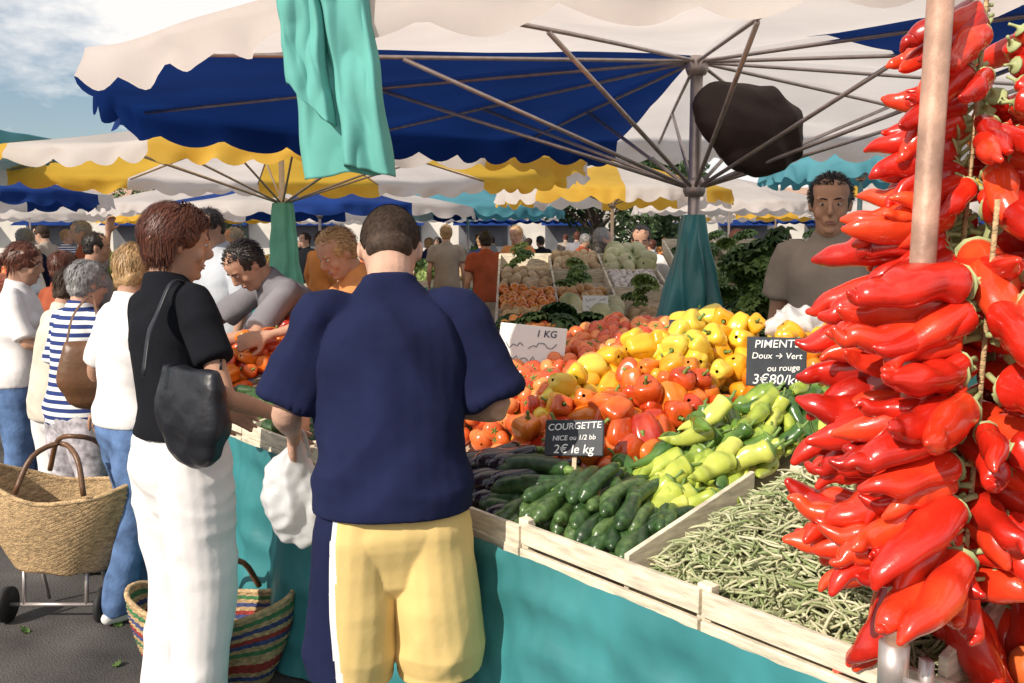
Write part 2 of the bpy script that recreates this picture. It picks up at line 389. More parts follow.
    sm,sl,hem,L=shirt; A=L*.7
    S=[loft([(T((0,0,hem)),.162*hip+L*1.15,.114+L*1.15),(T((0,0,(hem+1.02)/2)),.158*hip+L,.114+L),(T((0,.003,1.08)),.140*wst+L,.104+L),(T((0,.008,1.22)),.152*sw+L*.8,.113+L*.8),
             (T((0,.004,1.33)),.166*sw+L*.5,.112+L*.5),(T((0,0,1.405)),.150*sw+L*.2,.092+L*.2),(T((0,-.004,1.455)),.100*sw,.076),(T((0,-.006,1.492)),.072,.068),(T((0,-.004,1.508)),.066,.064)],n=28,squ=.9)]
    if fem:
        for sx in(-1,1): S.append(ell(T((sx*.07,.095,1.27)),(.062,.05,.058)))
    if sl!='none':
        for sh,e,w,sg in((shL,eL,wL,-1),(shR,eR,wR,1)):
            b=T((sg*.09*sw,-.002,1.405)); k=.88 if fem else 1
            q=[(b,.052*k,.056*k),(sh,.056*k+A*.2,.060*k+A*.2),(sh.lerp(e,.35),.053*k+A*.5,.058*k+A*.5)]
            if sl=='short': q+=[(sh.lerp(e,.62),.052*k+A*.9,.060*k+A*.9)]
            elif sl=='half': q+=[(sh.lerp(e,.88),.050*k+A*.9,.060*k+A*.9)]
            else: q+=[(sh.lerp(e,.8),.046*k+A*.7,.05*k+A*.7),(e,.046*k+A*.6,.048*k+A*.6),(e.lerp(w,.5),.040*k+A*.5,.042*k+A*.5),(e.lerp(w,.93),.032*k+A*.3,.032*k+A*.3)]
            S.append(loft(q,side=(0,1,0),n=18,r0=True))
    build('top',S,max(vx,.006),sm,root,M,5,wrinkle=cloth_wr(seed,wr,wf,(hem,),T((0,0,1.52)).z))
    pm,kind,PL=pants
    if kind!='none':
        Q=[loft([(V((0,0,.80)),.125*hip+PL*.6,.095+PL*.6),(V((0,-.004,.88)),.163*hip+PL*.5,.116+PL*.6),(V((0,0,.95)),.156*hip+PL*.3,.108+PL*.3),(V((0,0,1.01)),.138*hip*wst,.095)],n=26,r0=True,squ=.9)]
        for hj,kn,an,sx in legs:
            if kind=='pants':
                Q.append(loft([(hj+V((0,0,.02)),.090*hip+PL*.5,.105+PL*.6),(hj.lerp(kn,.4),.084*hip+PL*.8,.094+PL*.8),(kn,.064+PL,.070+PL),(kn.lerp(an,.5),.056+PL,.064+PL),(an+V((0,0,.02)),.050+PL*1.2,.058+PL*1.2),(an-V((0,0,.035)),.050+PL*1.3,.060+PL*1.3)],n=20,r0=True))
            else:
                Q.append(loft([(hj+V((0,0,.02)),.096+PL*.5,.112+PL*.6),(hj.lerp(kn,.4),.092+PL,.108+PL),(kn.lerp(hj,.25),.088+PL*1.3,.102+PL*1.3),(kn-V((0,0,.005)),.088+PL*1.5,.098+PL*1.5)],n=22,r0=True))
        mf=None
        if stripe:
            def mf(p):
                if p.z>1.0 or p.x>0: return 0
                a=math.atan2(p.y,abs(p.x)-.035)
                d=abs(a+.22)
                if d<.50 : return 1
                if d<.60: return 2
                return 0
        w2=cloth_wr(seed+5,wr*.9,wf,(.93,.49 if kind!='pants' else .05))
        build('trousers' if kind=='pants' else 'shorts',Q,max(vx,.006) if not stripe else .0045,[pm,M_navy,M_whitef] if stripe else pm,root,M,5,wrinkle=w2,matfn=mf)
    return root,M,dict(wL=M@wL,wR=M@wR,shL=M@shL,shR=M@shR,hc=M@hc,eL=M@eL,eR=M@eR)

# ================================================================ SETTING
g=400
mk('ground',[(-g,-60,0),(g,-60,0),(g,g,0),(-g,g,0)],[(0,1,2,3)],M_asph,smooth=False,origin=False)
def leafcloud(rn,c,r,cnt,sz,vs,fs,rd):
    for i in range(cnt):
        d=V((rn.gauss(0,1),rn.gauss(0,1),rn.gauss(0,.8))).normalized()*rn.uniform(.45,1)**.6
        p=V(c)+d*r; a=V((rn.uniform(-1,1),rn.uniform(-1,1),rn.uniform(-1,1))).normalized(); b=a.cross(V((rn.uniform(-1,1),rn.uniform(-1,1),rn.uniform(-1,1)))).normalized()
        s=sz*rn.uniform(.6,1.3); n=len(vs)
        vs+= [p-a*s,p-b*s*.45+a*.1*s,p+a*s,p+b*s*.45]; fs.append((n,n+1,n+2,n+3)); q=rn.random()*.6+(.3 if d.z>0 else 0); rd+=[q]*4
def tree(x,y,h,cr,seed):
    rn=random.Random(seed); r=empty('tree',(x,y,0))
    P=[loft([((x,y,0),.18*h/6,.18*h/6),((x+.1,y,h*.3),.13*h/6,.13*h/6),((x,y+.1,h*.6),.08*h/6,.08*h/6),((x,y,h*.9),.02,.02)],n=10)]
    vs=[];fs=[];rd=[]
    for i in range(22):
        a=rn.uniform(0,6.28); z=h*rn.uniform(.34,.95); rr=cr*rn.uniform(.3,.85)*(1.25-abs(z/h-.65)*1.4)
        c=V((x+rr*math.cos(a),y+rr*math.sin(a),z)); P.append(loft([((x,y,z*.65),.05,.05),(V((x,y,z*.8)).lerp(c,.5),.035,.035),(c,.01,.01)],n=6))
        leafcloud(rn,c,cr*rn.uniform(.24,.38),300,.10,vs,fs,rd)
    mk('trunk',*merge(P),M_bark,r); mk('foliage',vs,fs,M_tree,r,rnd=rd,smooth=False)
tree(2.3,25,4.6,1.8,3); tree(4.0,27,4.6,1.8,6); tree(-12,34,5.0,2.2,8); tree(14,34,6,2.4,9)
mb=empty('market_hall',(0,66,0))
mk('walls',*box((0,66,2.1),(120,6,4.2)),M_plaster,mb,smooth=False)
mk('roof',[(-61,62.4,4.203),(61,62.4,4.203),(61,69.6,4.203),(-61,69.6,4.203),(-61,66,5.4),(61,66,5.4)],[(0,1,5,4),(2,3,4,5),(1,2,5),(3,0,4)],mat('tiled_roof',(.42,.27,.20),.85,.2,3),mb,smooth=False)
mk('awning_openings',*merge([box((x,62.95,1.5),(3.4,.12,2.6)) for x in range(-56,60,6)]),mat('shaded_opening',(.12,.12,.13),.8,.3,1),mb,smooth=False)
mk('awnings',*merge([([V((x-2,63,3.2)),V((x+2,63,3.2)),V((x+2,61.4,2.6)),V((x-2,61.4,2.6))],[(0,1,2,3)]) for x in range(-56,60,6)]),M_blue,mb,smooth=False)

# ================================================================ UMBRELLAS
def umbrella(name,c,ax,ayn,ayf,zap,zrim,val,colfn,mats,nr=8,phase=20,slider=None,mr=.028,nsc=44,seed=1):
    r=empty(name,(c[0],c[1],0)); N=nsc*8; nf=12; vs=[];fs=[];ix=[]
    def Rr(th):
        cc,s=math.cos(th),math.sin(th); ay=ayf if s>0 else ayn
        return 1/math.sqrt((cc/ax)**2+(s/ay)**2)
    def pt(th,f):
        sg=abs(math.sin((th-rad(phase))*nr/2)); R=Rr(th)*(1-.03*sg*f)
        z=zap+(zrim-zap)*f**1.1-.06*sg*math.sin(f*math.pi*.8+.3)*f+.025*noise.noise(V((math.cos(th)*f*5,math.sin(th)*f*5,seed)))
        return V((c[0]+R*f*math.cos(th),c[1]+R*f*math.sin(th),z))
    rows=nf+1+4
    for i in range(N):
        th=2*math.pi*i/N
        for k in range(nf+1): vs.append(pt(th,max(.01,k/nf)))
        e=pt(th,1); o=V((math.cos(th),math.sin(th),0)); sc=th+.04*math.sin(th*5+seed)
        dr=val*(.62+.38*abs(math.sin(sc*nsc/2))**.8)*(1+.18*noise.noise(V((th*6,seed,1))))
        for k in range(1,5):
            f=k/4; w=.025*math.sin(th*nsc/2*1.0+seed)*f+.09*noise.noise(V((th*11,seed,f)))*f
            vs.append(e+o*(w+.012*f)-V((0,0,dr*f)))
    for i in range(N):
        j=(i+1)%N
        for k in range(rows-1):
            fs.append((i*rows+k,j*rows+k,j*rows+k+1,i*rows+k+1)); ix.append(colfn(math.degrees(2*math.pi*(i+.5)/N),min(1,k/nf)))
    mk('canopy',vs,fs,mats,r,idx=ix)
    P=[];zs=slider if slider else zap-.7
    for k in range(nr):
        th=rad(phase)+2*math.pi*k/nr
        P.append(path([pt(th,0.02)-V((0,0,.03)),pt(th,.5)-V((0,0,.03)),pt(th,.99)-V((0,0,.02))],.010,8,3))
        a=V((c[0]+.04*math.cos(th),c[1]+.04*math.sin(th),zs)); P.append(tube(a,pt(th,.56)-V((0,0,.04)),.011,8))
    P.append(loft([((c[0],c[1],0),mr,mr),((c[0],c[1],zap+.03),mr,mr)],n=16,sub=1))
    for z in(zs,zap-.05):
        P.append(loft([((c[0],c[1],z-.05),.05,.05),((c[0],c[1],z-.02),.062,.062),((c[0],c[1],z+.02),.062,.062),((c[0],c[1],z+.05),.045,.045)],n=16,sub=1))
    P.append(loft([((c[0],c[1],.0),.3,.3),((c[0],c[1],.05),.3,.3),((c[0],c[1],.07),.06,.06),((c[0],c[1],.3),.045,.045)],n=20,sub=1))
    mk('frame',*merge(P),M_metal,r)
    return r
def c_main(t,f):
    if 97<=t<=207: return 1
    if 290<=t<=335 and f>.3: return 1
    return 0
umbrella('market_umbrella',(1.0,5.0),3.1,2.7,1.85,2.57,2.32,.17,c_main,[M_white,M_blue],slider=1.87,phase=27,mr=.034,nr=12,nsc=52)
umbrella('market_umbrella',(-2.27,9.0),3.05,2.3,3.0,2.78,2.32,.17,lambda t,f:int(((t+10)//30)%2),[M_white,M_yel],slider=1.95,phase=20,nr=12,nsc=50,seed=2)
umbrella('market_umbrella',(-6.3,7.8),2.2,2.2,2.2,2.85,2.50,.16,lambda t,f:1 if f>.5 else 0,[M_white,M_tealcan],seed=3)
W0=lambda t,f:0
W1=lambda t,f:int((t//45)%2)
for i,(c,a,zp,zr,fn,ms) in enumerate([((-3.6,17),3.0,2.75,2.2,W1,[M_blue,M_white]),((-.9,18.5),2.0,2.8,2.25,W0,[M_tealcan]),((3.9,10.2),1.1,3.0,2.42,W0,[M_tealcan]),
    ((1.6,14.5),1.9,2.85,2.35,W1,[M_white,M_yel]),((7.2,13.5),2.1,3.0,2.5,W1,[M_white,M_yel]),((-8.5,14),2.2,2.8,2.3,W1,[M_white,M_blue]),((-7.5,22),2.6,3.0,2.4,W0,[M_white]),
    ((-1.8,25),2.6,3.1,2.4,W0,[M_white]),((4.9,20.5),2.2,3.0,2.4,W0,[M_white]),((10,22),2.8,3.0,2.4,W0,[M_white]),
    ((-10,30),3,3.1,2.4,W0,[M_yel]),((3,31),2.6,3.2,2.5,W0,[M_white]),((9,31),2.8,3.2,2.5,W1,[M_white,M_yel]),((-4,33),2.8,3.2,2.5,W0,[M_white]),((15,30),3,3.2,2.5,W0,[M_tealcan]),
    ((-17,32),3,3.2,2.5,W0,[M_white]),((0,41),3.2,3.4,2.6,W0,[M_blue]),((7,42),3.2,3.4,2.6,W0,[M_white]),((-8,42),3.2,3.4,2.6,W0,[M_white]),((14,42),3.2,3.4,2.6,W0,[M_blue]),((-16,42),3.2,3.4,2.6,W0,[M_yel])]):
    umbrella('market_umbrella',c,a,a*.9,a*.9,zp,zr,.22,fn,ms,seed=4+i,nsc=30)

# ================================================================ MAIN STALL
D=V((-.64,.768,0)); Nn=V((.768,.64,0)); O=V((-.12,2.4,0))
def S(u,v,z): return O+D*u+Nn*v+V((0,0,z))
RS=Matrix.Identity(3)
RS.col[0]=D; RS.col[1]=Nn; RS.col[2]=V((0,0,1))
def surf(v): return .83+.21*v
U0,U1,VD,UN,VN=-1.95,2.45,1.5,1.42,.80
stall=empty('market_stall',S(.2,.7,0))
def sbox(u0,u1,v0,v1,z0,z1): return box(S((u0+u1)/2,(v0+v1)/2,(z0+z1)/2),(u1-u0,v1-v0,z1-z0),RS)
bf6=[(0,1,3,2),(4,6,7,5),(0,4,5,1),(2,3,7,6),(0,2,6,4),(1,5,7,3)]
mk('table_top',*merge([([S(u,v,surf(v)-dz) for u in(a,b) for v in(0.0,c) for dz in(.10,.06)],bf6) for a,b,c in((U0,UN,VD),(UN+.003,U1,VN))]),M_wood,stall,smooth=False)
P=[]
for u in(U0+.1,-.5,.8,U1-.1):
    for v in(.12,(VD if u<UN else VN)-.1): P.append(sbox(u-.03,u+.03,v-.03,v+.03,0,surf(v)-.11))
mk('trestle_legs',*merge(P),M_wood,stall,smooth=False)
P=[]
rj=random.Random(5)
for z0,z1 in((.765,.805),(.815,.868)):
    u=U0
    while u<U1-.05:
        w=.57; j=rj.uniform(-.006,.006); P.append(sbox(u+.004,u+w-.004,-.022+(.003 if z0>.8 else 0),-.008+(.003 if z0>.8 else 0),z0+j,z1+j)); u+=w
u=U0
while u<U1+.01:
    P.append(sbox(u-.018,u+.018,-.007,.02,.76,.880)); u+=.57
o=mk('crate_front_slats',*merge(P),M_woodw,stall,smooth=False); bevel(o,.002)
def slat(u0,v0,u1,v1,h=.07,t=.012,lift=.0):
    a=S(u0,v0,surf(v0)-.03+lift); b=S(u1,v1,surf(v1)-.03+lift); d=(b-a); n=V((-d.y,d.x,0)).normalized()*t/2
    vs=[a-n,a+n,a+n+V((0,0,h)),a-n+V((0,0,h)),b-n,b+n,b+n+V((0,0,h)),b-n+V((0,0,h))]
    return vs,[(0,3,2,1),(4,5,6,7),(0,1,5,4),(3,7,6,2),(0,4,7,3),(1,2,6,5)]
P=[slat(-.585,0.003,-.565,.50,.08,.014),slat(-.60,.62,-1.3,.62,.06),slat(-1.29,0.003,-1.29,.62,.10,.016),slat(.17,0.003,.17,.34),slat(.8,0.003,.8,1.4),slat(1.4,0.003,1.4,1.4),slat(1.95,0.003,1.95,.78),slat(-1.95,0.003,-1.95,1.4),slat(U1,0.003,U1,.78)]
o=mk('crate_dividers',*merge(P),M_woodw,stall,smooth=False); bevel(o,.002)
def drape(u0,u1,v,z0,z1,nu,nz,amp,seed):
    vs=[];fs=[]
    for i in range(nu+1):
        u=u0+(u1-u0)*i/nu
        for k in range(nz+1):
            f=k/nz; w=amp*f*(math.sin(u*13+seed+1.3*math.sin(u*5))*.6+noise.noise(V((u*6,f*2,seed)))*1.1)+.006*noise.noise(V((u*22,f*10,seed)))+.016*(sr(noise.noise(V((u*3+f*2,f*5-u,seed))))-.4)
            vs.append(S(u,v-.038-w-.02*f,z0+(z1-z0)*f))
    for i in range(nu):
        for k in range(nz): a=i*(nz+1)+k; fs.append((a,a+nz+1,a+nz+2,a+1))
    return vs,fs
mk('table_cloth',*drape(U0,U1,.0,.80,.015,400,34,.040,2),M_teal,stall)
ev=[];ef=[]
for i in range(41):
    v=-.04+(VN+.04)*i/40
    for k in range(13): 
        f=k/12; ev.append(S(U1+.02+.03*f*math.sin(v*14)+.02*f,v,(surf(v)-.07)*(1-f)+.015*f))
for i in range(40):
    for k in range(12): a=i*13+k; ef.append((a,a+13,a+14,a+1))
mk('table_cloth_end',ev,ef,M_teal,stall)

# ---------------------------------------------------------------- produce templates
def tm(parts):
    vs=[];fs=[];ix=[]
    for (v,f),m in parts:
        n=len(vs); vs+=[tuple(q) for q in v]; fs+=[tuple(i+n for i in q) for q in f]; ix+=[m]*len(f)
    return np.array(vs),fs,ix
def t_bell(seed,tall=1.0,lob=4):
    rn=random.Random(seed); vs=[];fs=[];n=26;m=14; ph0=rn.random()*6
    for j in range(m+1):
        ph=math.pi*min(max(j/m,.02),.98)
        for k in range(n):
            th=2*math.pi*k/n
            r=math.sin(ph)**.62*(1+.12*math.cos(lob*th+ph0)*(math.sin(ph)**.5)+.08*math.sin(th+ph0))
            taper=.88+.14*math.cos(ph)
            z=math.cos(ph)*tall*.95
            if j/m<.3: z-=.28*(1-math.sin(ph))**1.2
            if j/m>.8: z+=.22*(1-math.sin(ph))+.08*math.cos(lob*th+ph0)*math.sin(ph)*-1
            vs.append((r*math.cos(th)*taper,r*math.sin(th)*taper,z))
    for j in range(m):
        for k in range(n):
            k2=(k+1)%n; fs.append((j*n+k,(j+1)*n+k,(j+1)*n+k2,j*n+k2))
    st=loft([((0,0,tall*.55),.20,.20),((0,0,tall*.72),.13,.13),((.05,0,tall*.95),.10,.10),((.12,.03,tall*1.2),.12,.12)],n=8,sub=2)
    return tm([((vs,fs),0),(st,1)])
def t_tom(seed):
    vs=[];fs=[];n=20;m=10
    for j in range(m+1):
        ph=math.pi*min(max(j/m,.02),.98)
        for k in range(n):
            th=2*math.pi*k/n; r=math.sin(ph)**.85*(1+.03*math.cos(5*th+seed)*(1 if j<5 else .2))
            z=.80*math.cos(ph)-(.16*max(0,1-math.sin(ph)*1.6) if j<m/2 else 0)
            vs.append((r*math.cos(th),r*math.sin(th),z))
    for j in range(m):
        for k in range(n):
            k2=(k+1)%n; fs.append((j*n+k,(j+1)*n+k,(j+1)*n+k2,j*n+k2))
    parts=[((vs,fs),0)]
    for k in range(5):
        a=k*1.256+seed; parts.append((loft([((.04*math.cos(a),.04*math.sin(a),.66),.07,.02),((.25*math.cos(a),.25*math.sin(a),.74),.06,.02),((.42*math.cos(a+.1),.42*math.sin(a+.1),.70),.02,.01)],side=(-math.sin(a),math.cos(a),0),n=6,sub=2),1))
    parts.append((tube(V((0,0,.62)),V((.03,.02,.9)),.05,6),1))
    return tm(parts)
def t_lemon(seed):
    return tm([(loft([((0,0,-1.25),.10,.10),((0,0,-1.1),.28,.28),((0,0,-.7),.72,.70),((0,0,0),.95,.93),((0,0,.7),.74,.72),((0,0,1.05),.34,.34),((0,0,1.2),.14,.14)],n=16,sub=2),0)])
def t_long(seed,L=1,R=.15,bend=.18,hook=.1,n=18,fat=False):
    rn=random.Random(seed); b=rn.uniform(-bend,bend); st=[]
    prof=[(0,.55),(.03,.86),(.10,1.02),(.22,1.0),(.38,.92),(.55,.80),(.70,.64),(.84,.44),(.94,.24),(1.0,.07)]
    if fat: prof=[(0,.50),(.03,.84),(.10,1.02),(.24,1.03),(.40,.98),(.56,.90),(.70,.78),(.83,.60),(.92,.42),(.98,.22)]
    wob=[rn.uniform(.86,1.10) for _ in prof]
    for (f,r),w in zip(prof,wob):
        x=b*f*f*L+.03*L*math.sin(f*7+seed); y=hook*f**3*L*rn.uniform(.6,1.2)
        fl=rn.uniform(.72,.92)
        st.append(((x,y,-f*L),R*L*r*w,R*L*r*w*fl))
    v,f=loft(st,n=n,sub=3,r1=True)
    v=[V(q) for q in v]; m=len(v)//n
    for i in range(m):
        c=sum((v[i*n+k] for k in range(n)),V((0,0,0)))/n
        z=-c.z/L
        for k in range(n):
            th=2*math.pi*k/n; g=1+(.08*math.cos(3*th+seed+z*1.5)+.05*math.sin(2*th+seed*2+z*4))*max(0,1-abs(z-.35)*1.6)
            v[i*n+k]=c+(v[i*n+k]-c)*g
    cap=loft([((0,0,-.03*L),R*L*.90,R*L*.80),((0,0,.005*L),R*L*.66,R*L*.62),((0,0,.03*L),R*L*.28,R*L*.28),((.01*L,0,.10*L),R*L*.14,R*L*.14),((.05*L,.01,.22*L),R*L*.15,R*L*.15)],n=10,sub=2)
    return tm([((v,f),0),(cap,1)])
def t_cuc(seed,L=1,R=.12,belly=1.15):
    rn=random.Random(seed); b=rn.uniform(-.07,.07); st=[]
    for f,r in((0,.55),(.05,.82),(.25,.95),(.5,1.0),(.75,1.0*belly),(.92,.95*belly),(1.0,.6*belly)):
        st.append(((b*math.sin(f*3.1)*L*1.5,0,-f*L),R*L*r,R*L*r))
    return tm([(loft(st,n=14,sub=3,r1=True),0),(loft([((0,0,-.01*L),R*L*.6,R*L*.6),((0,0,.03*L),R*L*.38,R*L*.38),((0,0,.09*L),R*L*.34,R*L*.34)],n=7,sub=1),1)])
def t_bean(seed):
    rn=random.Random(seed); b=rn.uniform(-.3,.3); c=rn.uniform(-.14,.14)
    return tm([(loft([((b*math.sin(f*3.1),c*math.sin(f*5),f-.5),.033*r,.028*r) for f,r in((0,.25),(.08,.8),(.35,1),(.65,1),(.9,.8),(1,.15))],n=6,sub=2),0)])
def t_leaf(seed,ruf=.12):
    rn=random.Random(seed); vs=[];fs=[];nl=9;nw=6
    for i in range(nl+1):
        f=i/nl; w=.42*math.sin(math.pi*min(1,f*.93+.06))**.7+.03
        for k in range(nw+1):
            g=k/nw*2-1; e=abs(g)**2
            vs.append((g*w,.25*f*f-.12*(1-e)+ruf*e*math.sin(f*22+g*3+seed),f-.25*f*f*f))
    for i in range(nl):
        for k in range(nw): a=i*(nw+1)+k; fs.append((a,a+1,a+nw+2,a+nw+1))
    return np.array(vs),fs,[0]*len(fs)
def t_head(seed,nl=16,ruf=.14):
    rn=random.Random(seed); lv,lf,_=t_leaf(seed,ruf); vs=[];fs=[]
    for i in range(nl):
        a=i*2.4; tilt=rad(12+70*i/nl); sc=.55+.5*i/nl
        M=Matrix.Rotation(a,3,'Z')@Matrix.Rotation(-tilt,3,'X')
        n=len(vs)
        for q in lv: vs.append(tuple((M@V(q))*sc))
        fs+=[tuple(j+n for j in f) for f in lf]
    return np.array(vs),fs,[0]*len(fs)
def scatter(name,tmps,items,mats,parent=None):
    VS=[];FS=[];IX=[];RD=[];n=0
    for t,M,r in items:
        v,f,ix=tmps[t]; A=np.array(M); w=v@A[:3,:3].T+A[:3,3]
        VS.append(w); FS+=[tuple(i+n for i in q) for q in f]; IX+=ix; RD.append(np.full(len(v),r)); n+=len(v)
    return mk(name,np.vstack(VS),FS,mats,parent,idx=IX,rnd=np.concatenate(RD))
def mtx(p,R,s): return Matrix.Translation(p)@R.to_4x4()@Matrix.Scale(s,4)
def rrot(rn,t=3.14):
    return Matrix.Rotation(rn.uniform(0,6.28),3,'Z')@Matrix.Rotation(rn.uniform(-t,t),3,'X')@Matrix.Rotation(rn.uniform(-t,t),3,'Y')
bells=[t_bell(i,1.0+.14*(i%4),3+(i%2)) for i in range(8)]
toms=[t_tom(i) for i in range(3)]
lemons=[t_lemon(0)]
longs=[t_long(i,1,.185,.26,.16,fat=True) for i in range(14)]
longg=[t_long(i+20,1,.18,.3,.22) for i in range(10)]
cucs=[t_cuc(i) for i in range(5)]
eggs=[t_cuc(i+9,1,.11,1.5) for i in range(3)]
beans=[t_bean(i) for i in range(14)]
heads=[t_head(i) for i in range(3)]
def pile(name,region,sp,tm_,mats,size,rn,layers=1,heap=.03,tilt=3.14,orient=None,zoff=0,sj=.18,rr=(0,1),drop=.25):
    items=[]; (u0,u1,v0,v1)=region[:4]; fn=region[4] if len(region)>4 else None
    for l in range(layers):
        u=u0+(l%2)*sp/2; row=0
        while u<u1:
            v=v0+(row%2)*sp/2
            while v<v1:
                uu=u+rn.uniform(-.28,.28)*sp; vv=v+rn.uniform(-.28,.28)*sp
                if fn is None or fn(uu,vv):
                    e=min(1,min(uu-u0,u1-uu,vv-v0,v1-vv)/.15+.2)
                    if (l==0 or e>.35*l) and not (l==layers-1 and rn.random()<drop):
                        z=surf(vv)-.03+size*.75+l*size*1.15+heap*max(0,e)+rn.uniform(-.2,.35)*size+zoff+.02*noise.noise(V((uu*5,vv*5,size*90)))
                        R=orient(rn,uu,vv) if orient else rrot(rn,tilt)
                        items.append((rn.randrange(len(tm_)),mtx(S(uu,vv,z),R,size*rn.uniform(1-sj,1+sj)),rn.uniform(*rr)))
                v+=sp
            u+=sp*.87; row+=1
    return scatter(name,tm_,items,mats)
rn=random.Random(3)
pile('tomato_heap',(.16,.82,.34,1.42,lambda u,v:u>.16+.22*max(0,v-.75)),.062,toms,[M_tom,M_stem],.036,rn,3,.06,tilt=1.5)
pile('red_bell_pepper_heap',(-.24,.20,.33,.92),.082,bells,[M_bell_r,M_stem],.047,rn,3,.03)
pile('yellow_bell_pepper_heap',(-.08,.42,.86,1.42,lambda u,v:(u+ (v-.86)*.3)>.02 or v>1.15),.085,bells,[M_bell_y,M_stem],.048,rn,3,.06)
pile('orange_bell_pepper_heap',(-.45,-.06,1.02,1.42),.08,bells,[M_bell_o,M_stem],.045,rn,3,.05)
pile('yellow_bell_pepper_heap',(.14,.34,.44,.94),.07,bells,[M_bell_y,M_stem],.042,rn,3,.09)
pile('orange_bell_pepper_heap',(-.14,.14,.74,.95),.075,bells,[M_bell_o,M_stem],.042,rn,3,.09)
pile('lemon_heap',(.02,.30,.92,1.16),.055,lemons,[mat('lemon_skin',(.8,.6,.05),.4,.1,coat=.2,ramp=[(.80,.55,.04),(.82,.66,.08)],bump=.15,bscale=150)],.030,rn,3,.13)
def along(d,rn,j=.35,roll=True):
    d=(V(d)+V((rn.uniform(-j,j),rn.uniform(-j,j),rn.uniform(-j,j)*.35))).normalized()
    q=d.to_track_quat('-Z','Y').to_matrix()
    return q@Matrix.Rotation(rn.uniform(0,6.28),3,'Z') if roll else q
def gpile(name,n,u0,u1,v0,v1,tm_,mats,size,d,rn,layers=3,j=.35,th=.03,rr=(0,1),zo=0,flat=.35,vmin=-9,umin=-9):
    items=[]
    for i in range(n):
        l=i/n; u=rn.uniform(u0,u1); v=rn.uniform(v0,v1); e=max(.0,min(1,min(u-u0,u1-u,v-v0,v1-v)/.10))
        z=surf(v)-.03+th*.6+(layers*th)*l*(.25+.75*e)+zo
        dd=d(u,v,rn) if callable(d) else d
        R=along(dd,rn,j); sz=size*rn.uniform(.8,1.15); ax=R@V((0,0,-1))
        c=S(u,v,z)
        for s_ in(-.5,.5):
            q=c+ax*sz*s_-O; vv=q.dot(Nn); 
            if vv<vmin: c=c+Nn*(vmin-vv)
            q=c+ax*sz*s_-O; uu=q.dot(D)
            if uu<umin: c=c+D*(umin-uu)
        t=rn.randrange(len(tm_)); cen=0 if tm_ is beans else .5
        items.append((t,mtx(c-ax*sz*cen,R,sz),rn.uniform(*rr)))
    return scatter(name,tm_,items,mats)
gpile('courgette_heap',100,-.53,-.12,.08,.30,cucs,[M_zuc,M_stem],.165,lambda u,v,r:-(D*r.uniform(-.1,.6))-Nn*.85+V((0,0,-.18)),rn,3.3,.26,.034,vmin=-.002,umin=-.56)
gpile('aubergine_heap',50,-.10,.24,.08,.30,eggs,[M_egg,M_stem],.19,D*.5-Nn*.8+V((0,0,-.2)),rn,2.4,.3,.04,rr=(0,.6),vmin=.01)
gpile('dark_courgette_heap',52,-.20,.14,.07,.26,cucs,[M_zuc,M_stem],.21,D*.9-Nn*.35+V((0,0,-.1)),rn,3.8,.24,.034,rr=(0,.25),vmin=.005)
gpile('green_pepper_heap',125,-.54,-.24,.36,1.04,longg,[M_greenp,M_stem],.150,lambda u,v,r:-Nn*.8+D*r.uniform(-.9,.6)+V((0,0,-.45)),rn,3.9,.55,.036)
gpile('pale_pepper_heap',30,-.53,-.36,.24,.5,longg,[M_greenp,M_stem],.16,lambda u,v,r:-Nn*.8+D*r.uniform(-.2,.7)+V((0,0,-.35)),rn,3.8,.4,.034,rr=(.5,1),umin=-.60)
gpile('green_bean_heap',4800,-1.24,-.62,.05,.60,beans,[M_bean],.095,lambda u,v,r:V((r.uniform(-1,1),r.uniform(-1,1),r.uniform(-.25,.25))),rn,9,.05,.012,vmin=.012,umin=-1.27)
gpile('green_pepper_heap',60,-1.27,-.66,.70,1.0,longg,[M_greenp,M_stem],.14,-Nn+V((0,0,-.3)),rn,3,.5,.036,rr=(0,.8))
pile('orange_tomato_heap',(-1.90,-1.34,.05,.8),.066,toms,[M_tom,M_stem],.038,rn,2,.03,rr=(.5,1))
pile('apricot_heap',(.84,1.38,.30,1.4),.056,toms,[mat('apricot_skin',(.7,.3,.05),.5,.1,ramp=[(.6,.2,.04),(.72,.34,.08),(.7,.12,.04)]),M_stem],.03,rn,3,.05)
pile('tomato_heap',(1.43,1.92,.25,.78),.062,toms,[M_tom,M_stem],.036,rn,3,.10,rr=(0,.8))
pile('red_bell_pepper_heap',(1.98,2.42,.1,.78),.078,bells,[M_bell_r,M_stem],.043,rn,3,.10)
gpile('cucumber_heap',70,.84,1.9,.08,.28,cucs,[M_zuc,M_stem],.22,D*.9-Nn*.3,rn,2.5,.2,.036,rr=(.2,1),vmin=.01)
items=[]
for i in range(18):
    u=rn.uniform(.85,1.38); v=rn.uniform(.9,1.45); items.append((rn.randrange(3),mtx(S(u,v,surf(v)+.04+rn.uniform(0,.08)),rrot(rn,.6),.13),rn.uniform(0,.8)))
for i in range(26):
    u=rn.uniform(-.3,.9); v=rn.uniform(1.38,1.5); items.append((rn.randrange(3),mtx(S(u,v,surf(v)+.05),rrot(rn,.6),.11),rn.uniform(0,.8)))
scatter('lettuce_row',heads,items,[M_leaf])

def crumple(name,c,r,mt,seed,vox=.012,amp=.03,parent=None,f=9,R=None):
    o=V((seed,0,0))
    return build(name,[ell((0,0,0),r,20,14,R=R)],vox,mt,parent,Matrix.Translation(c),1,wrinkle=lambda p:amp*(ridge(p*f+o)-.4)+amp*.5*noise.noise(p*f*2.2+o))
crumple('plastic_bag_of_peppers',S(-.14,1.38,surf(1.38)+.16),(.12,.10,.06),M_plast,4,.008,.035,f=12)

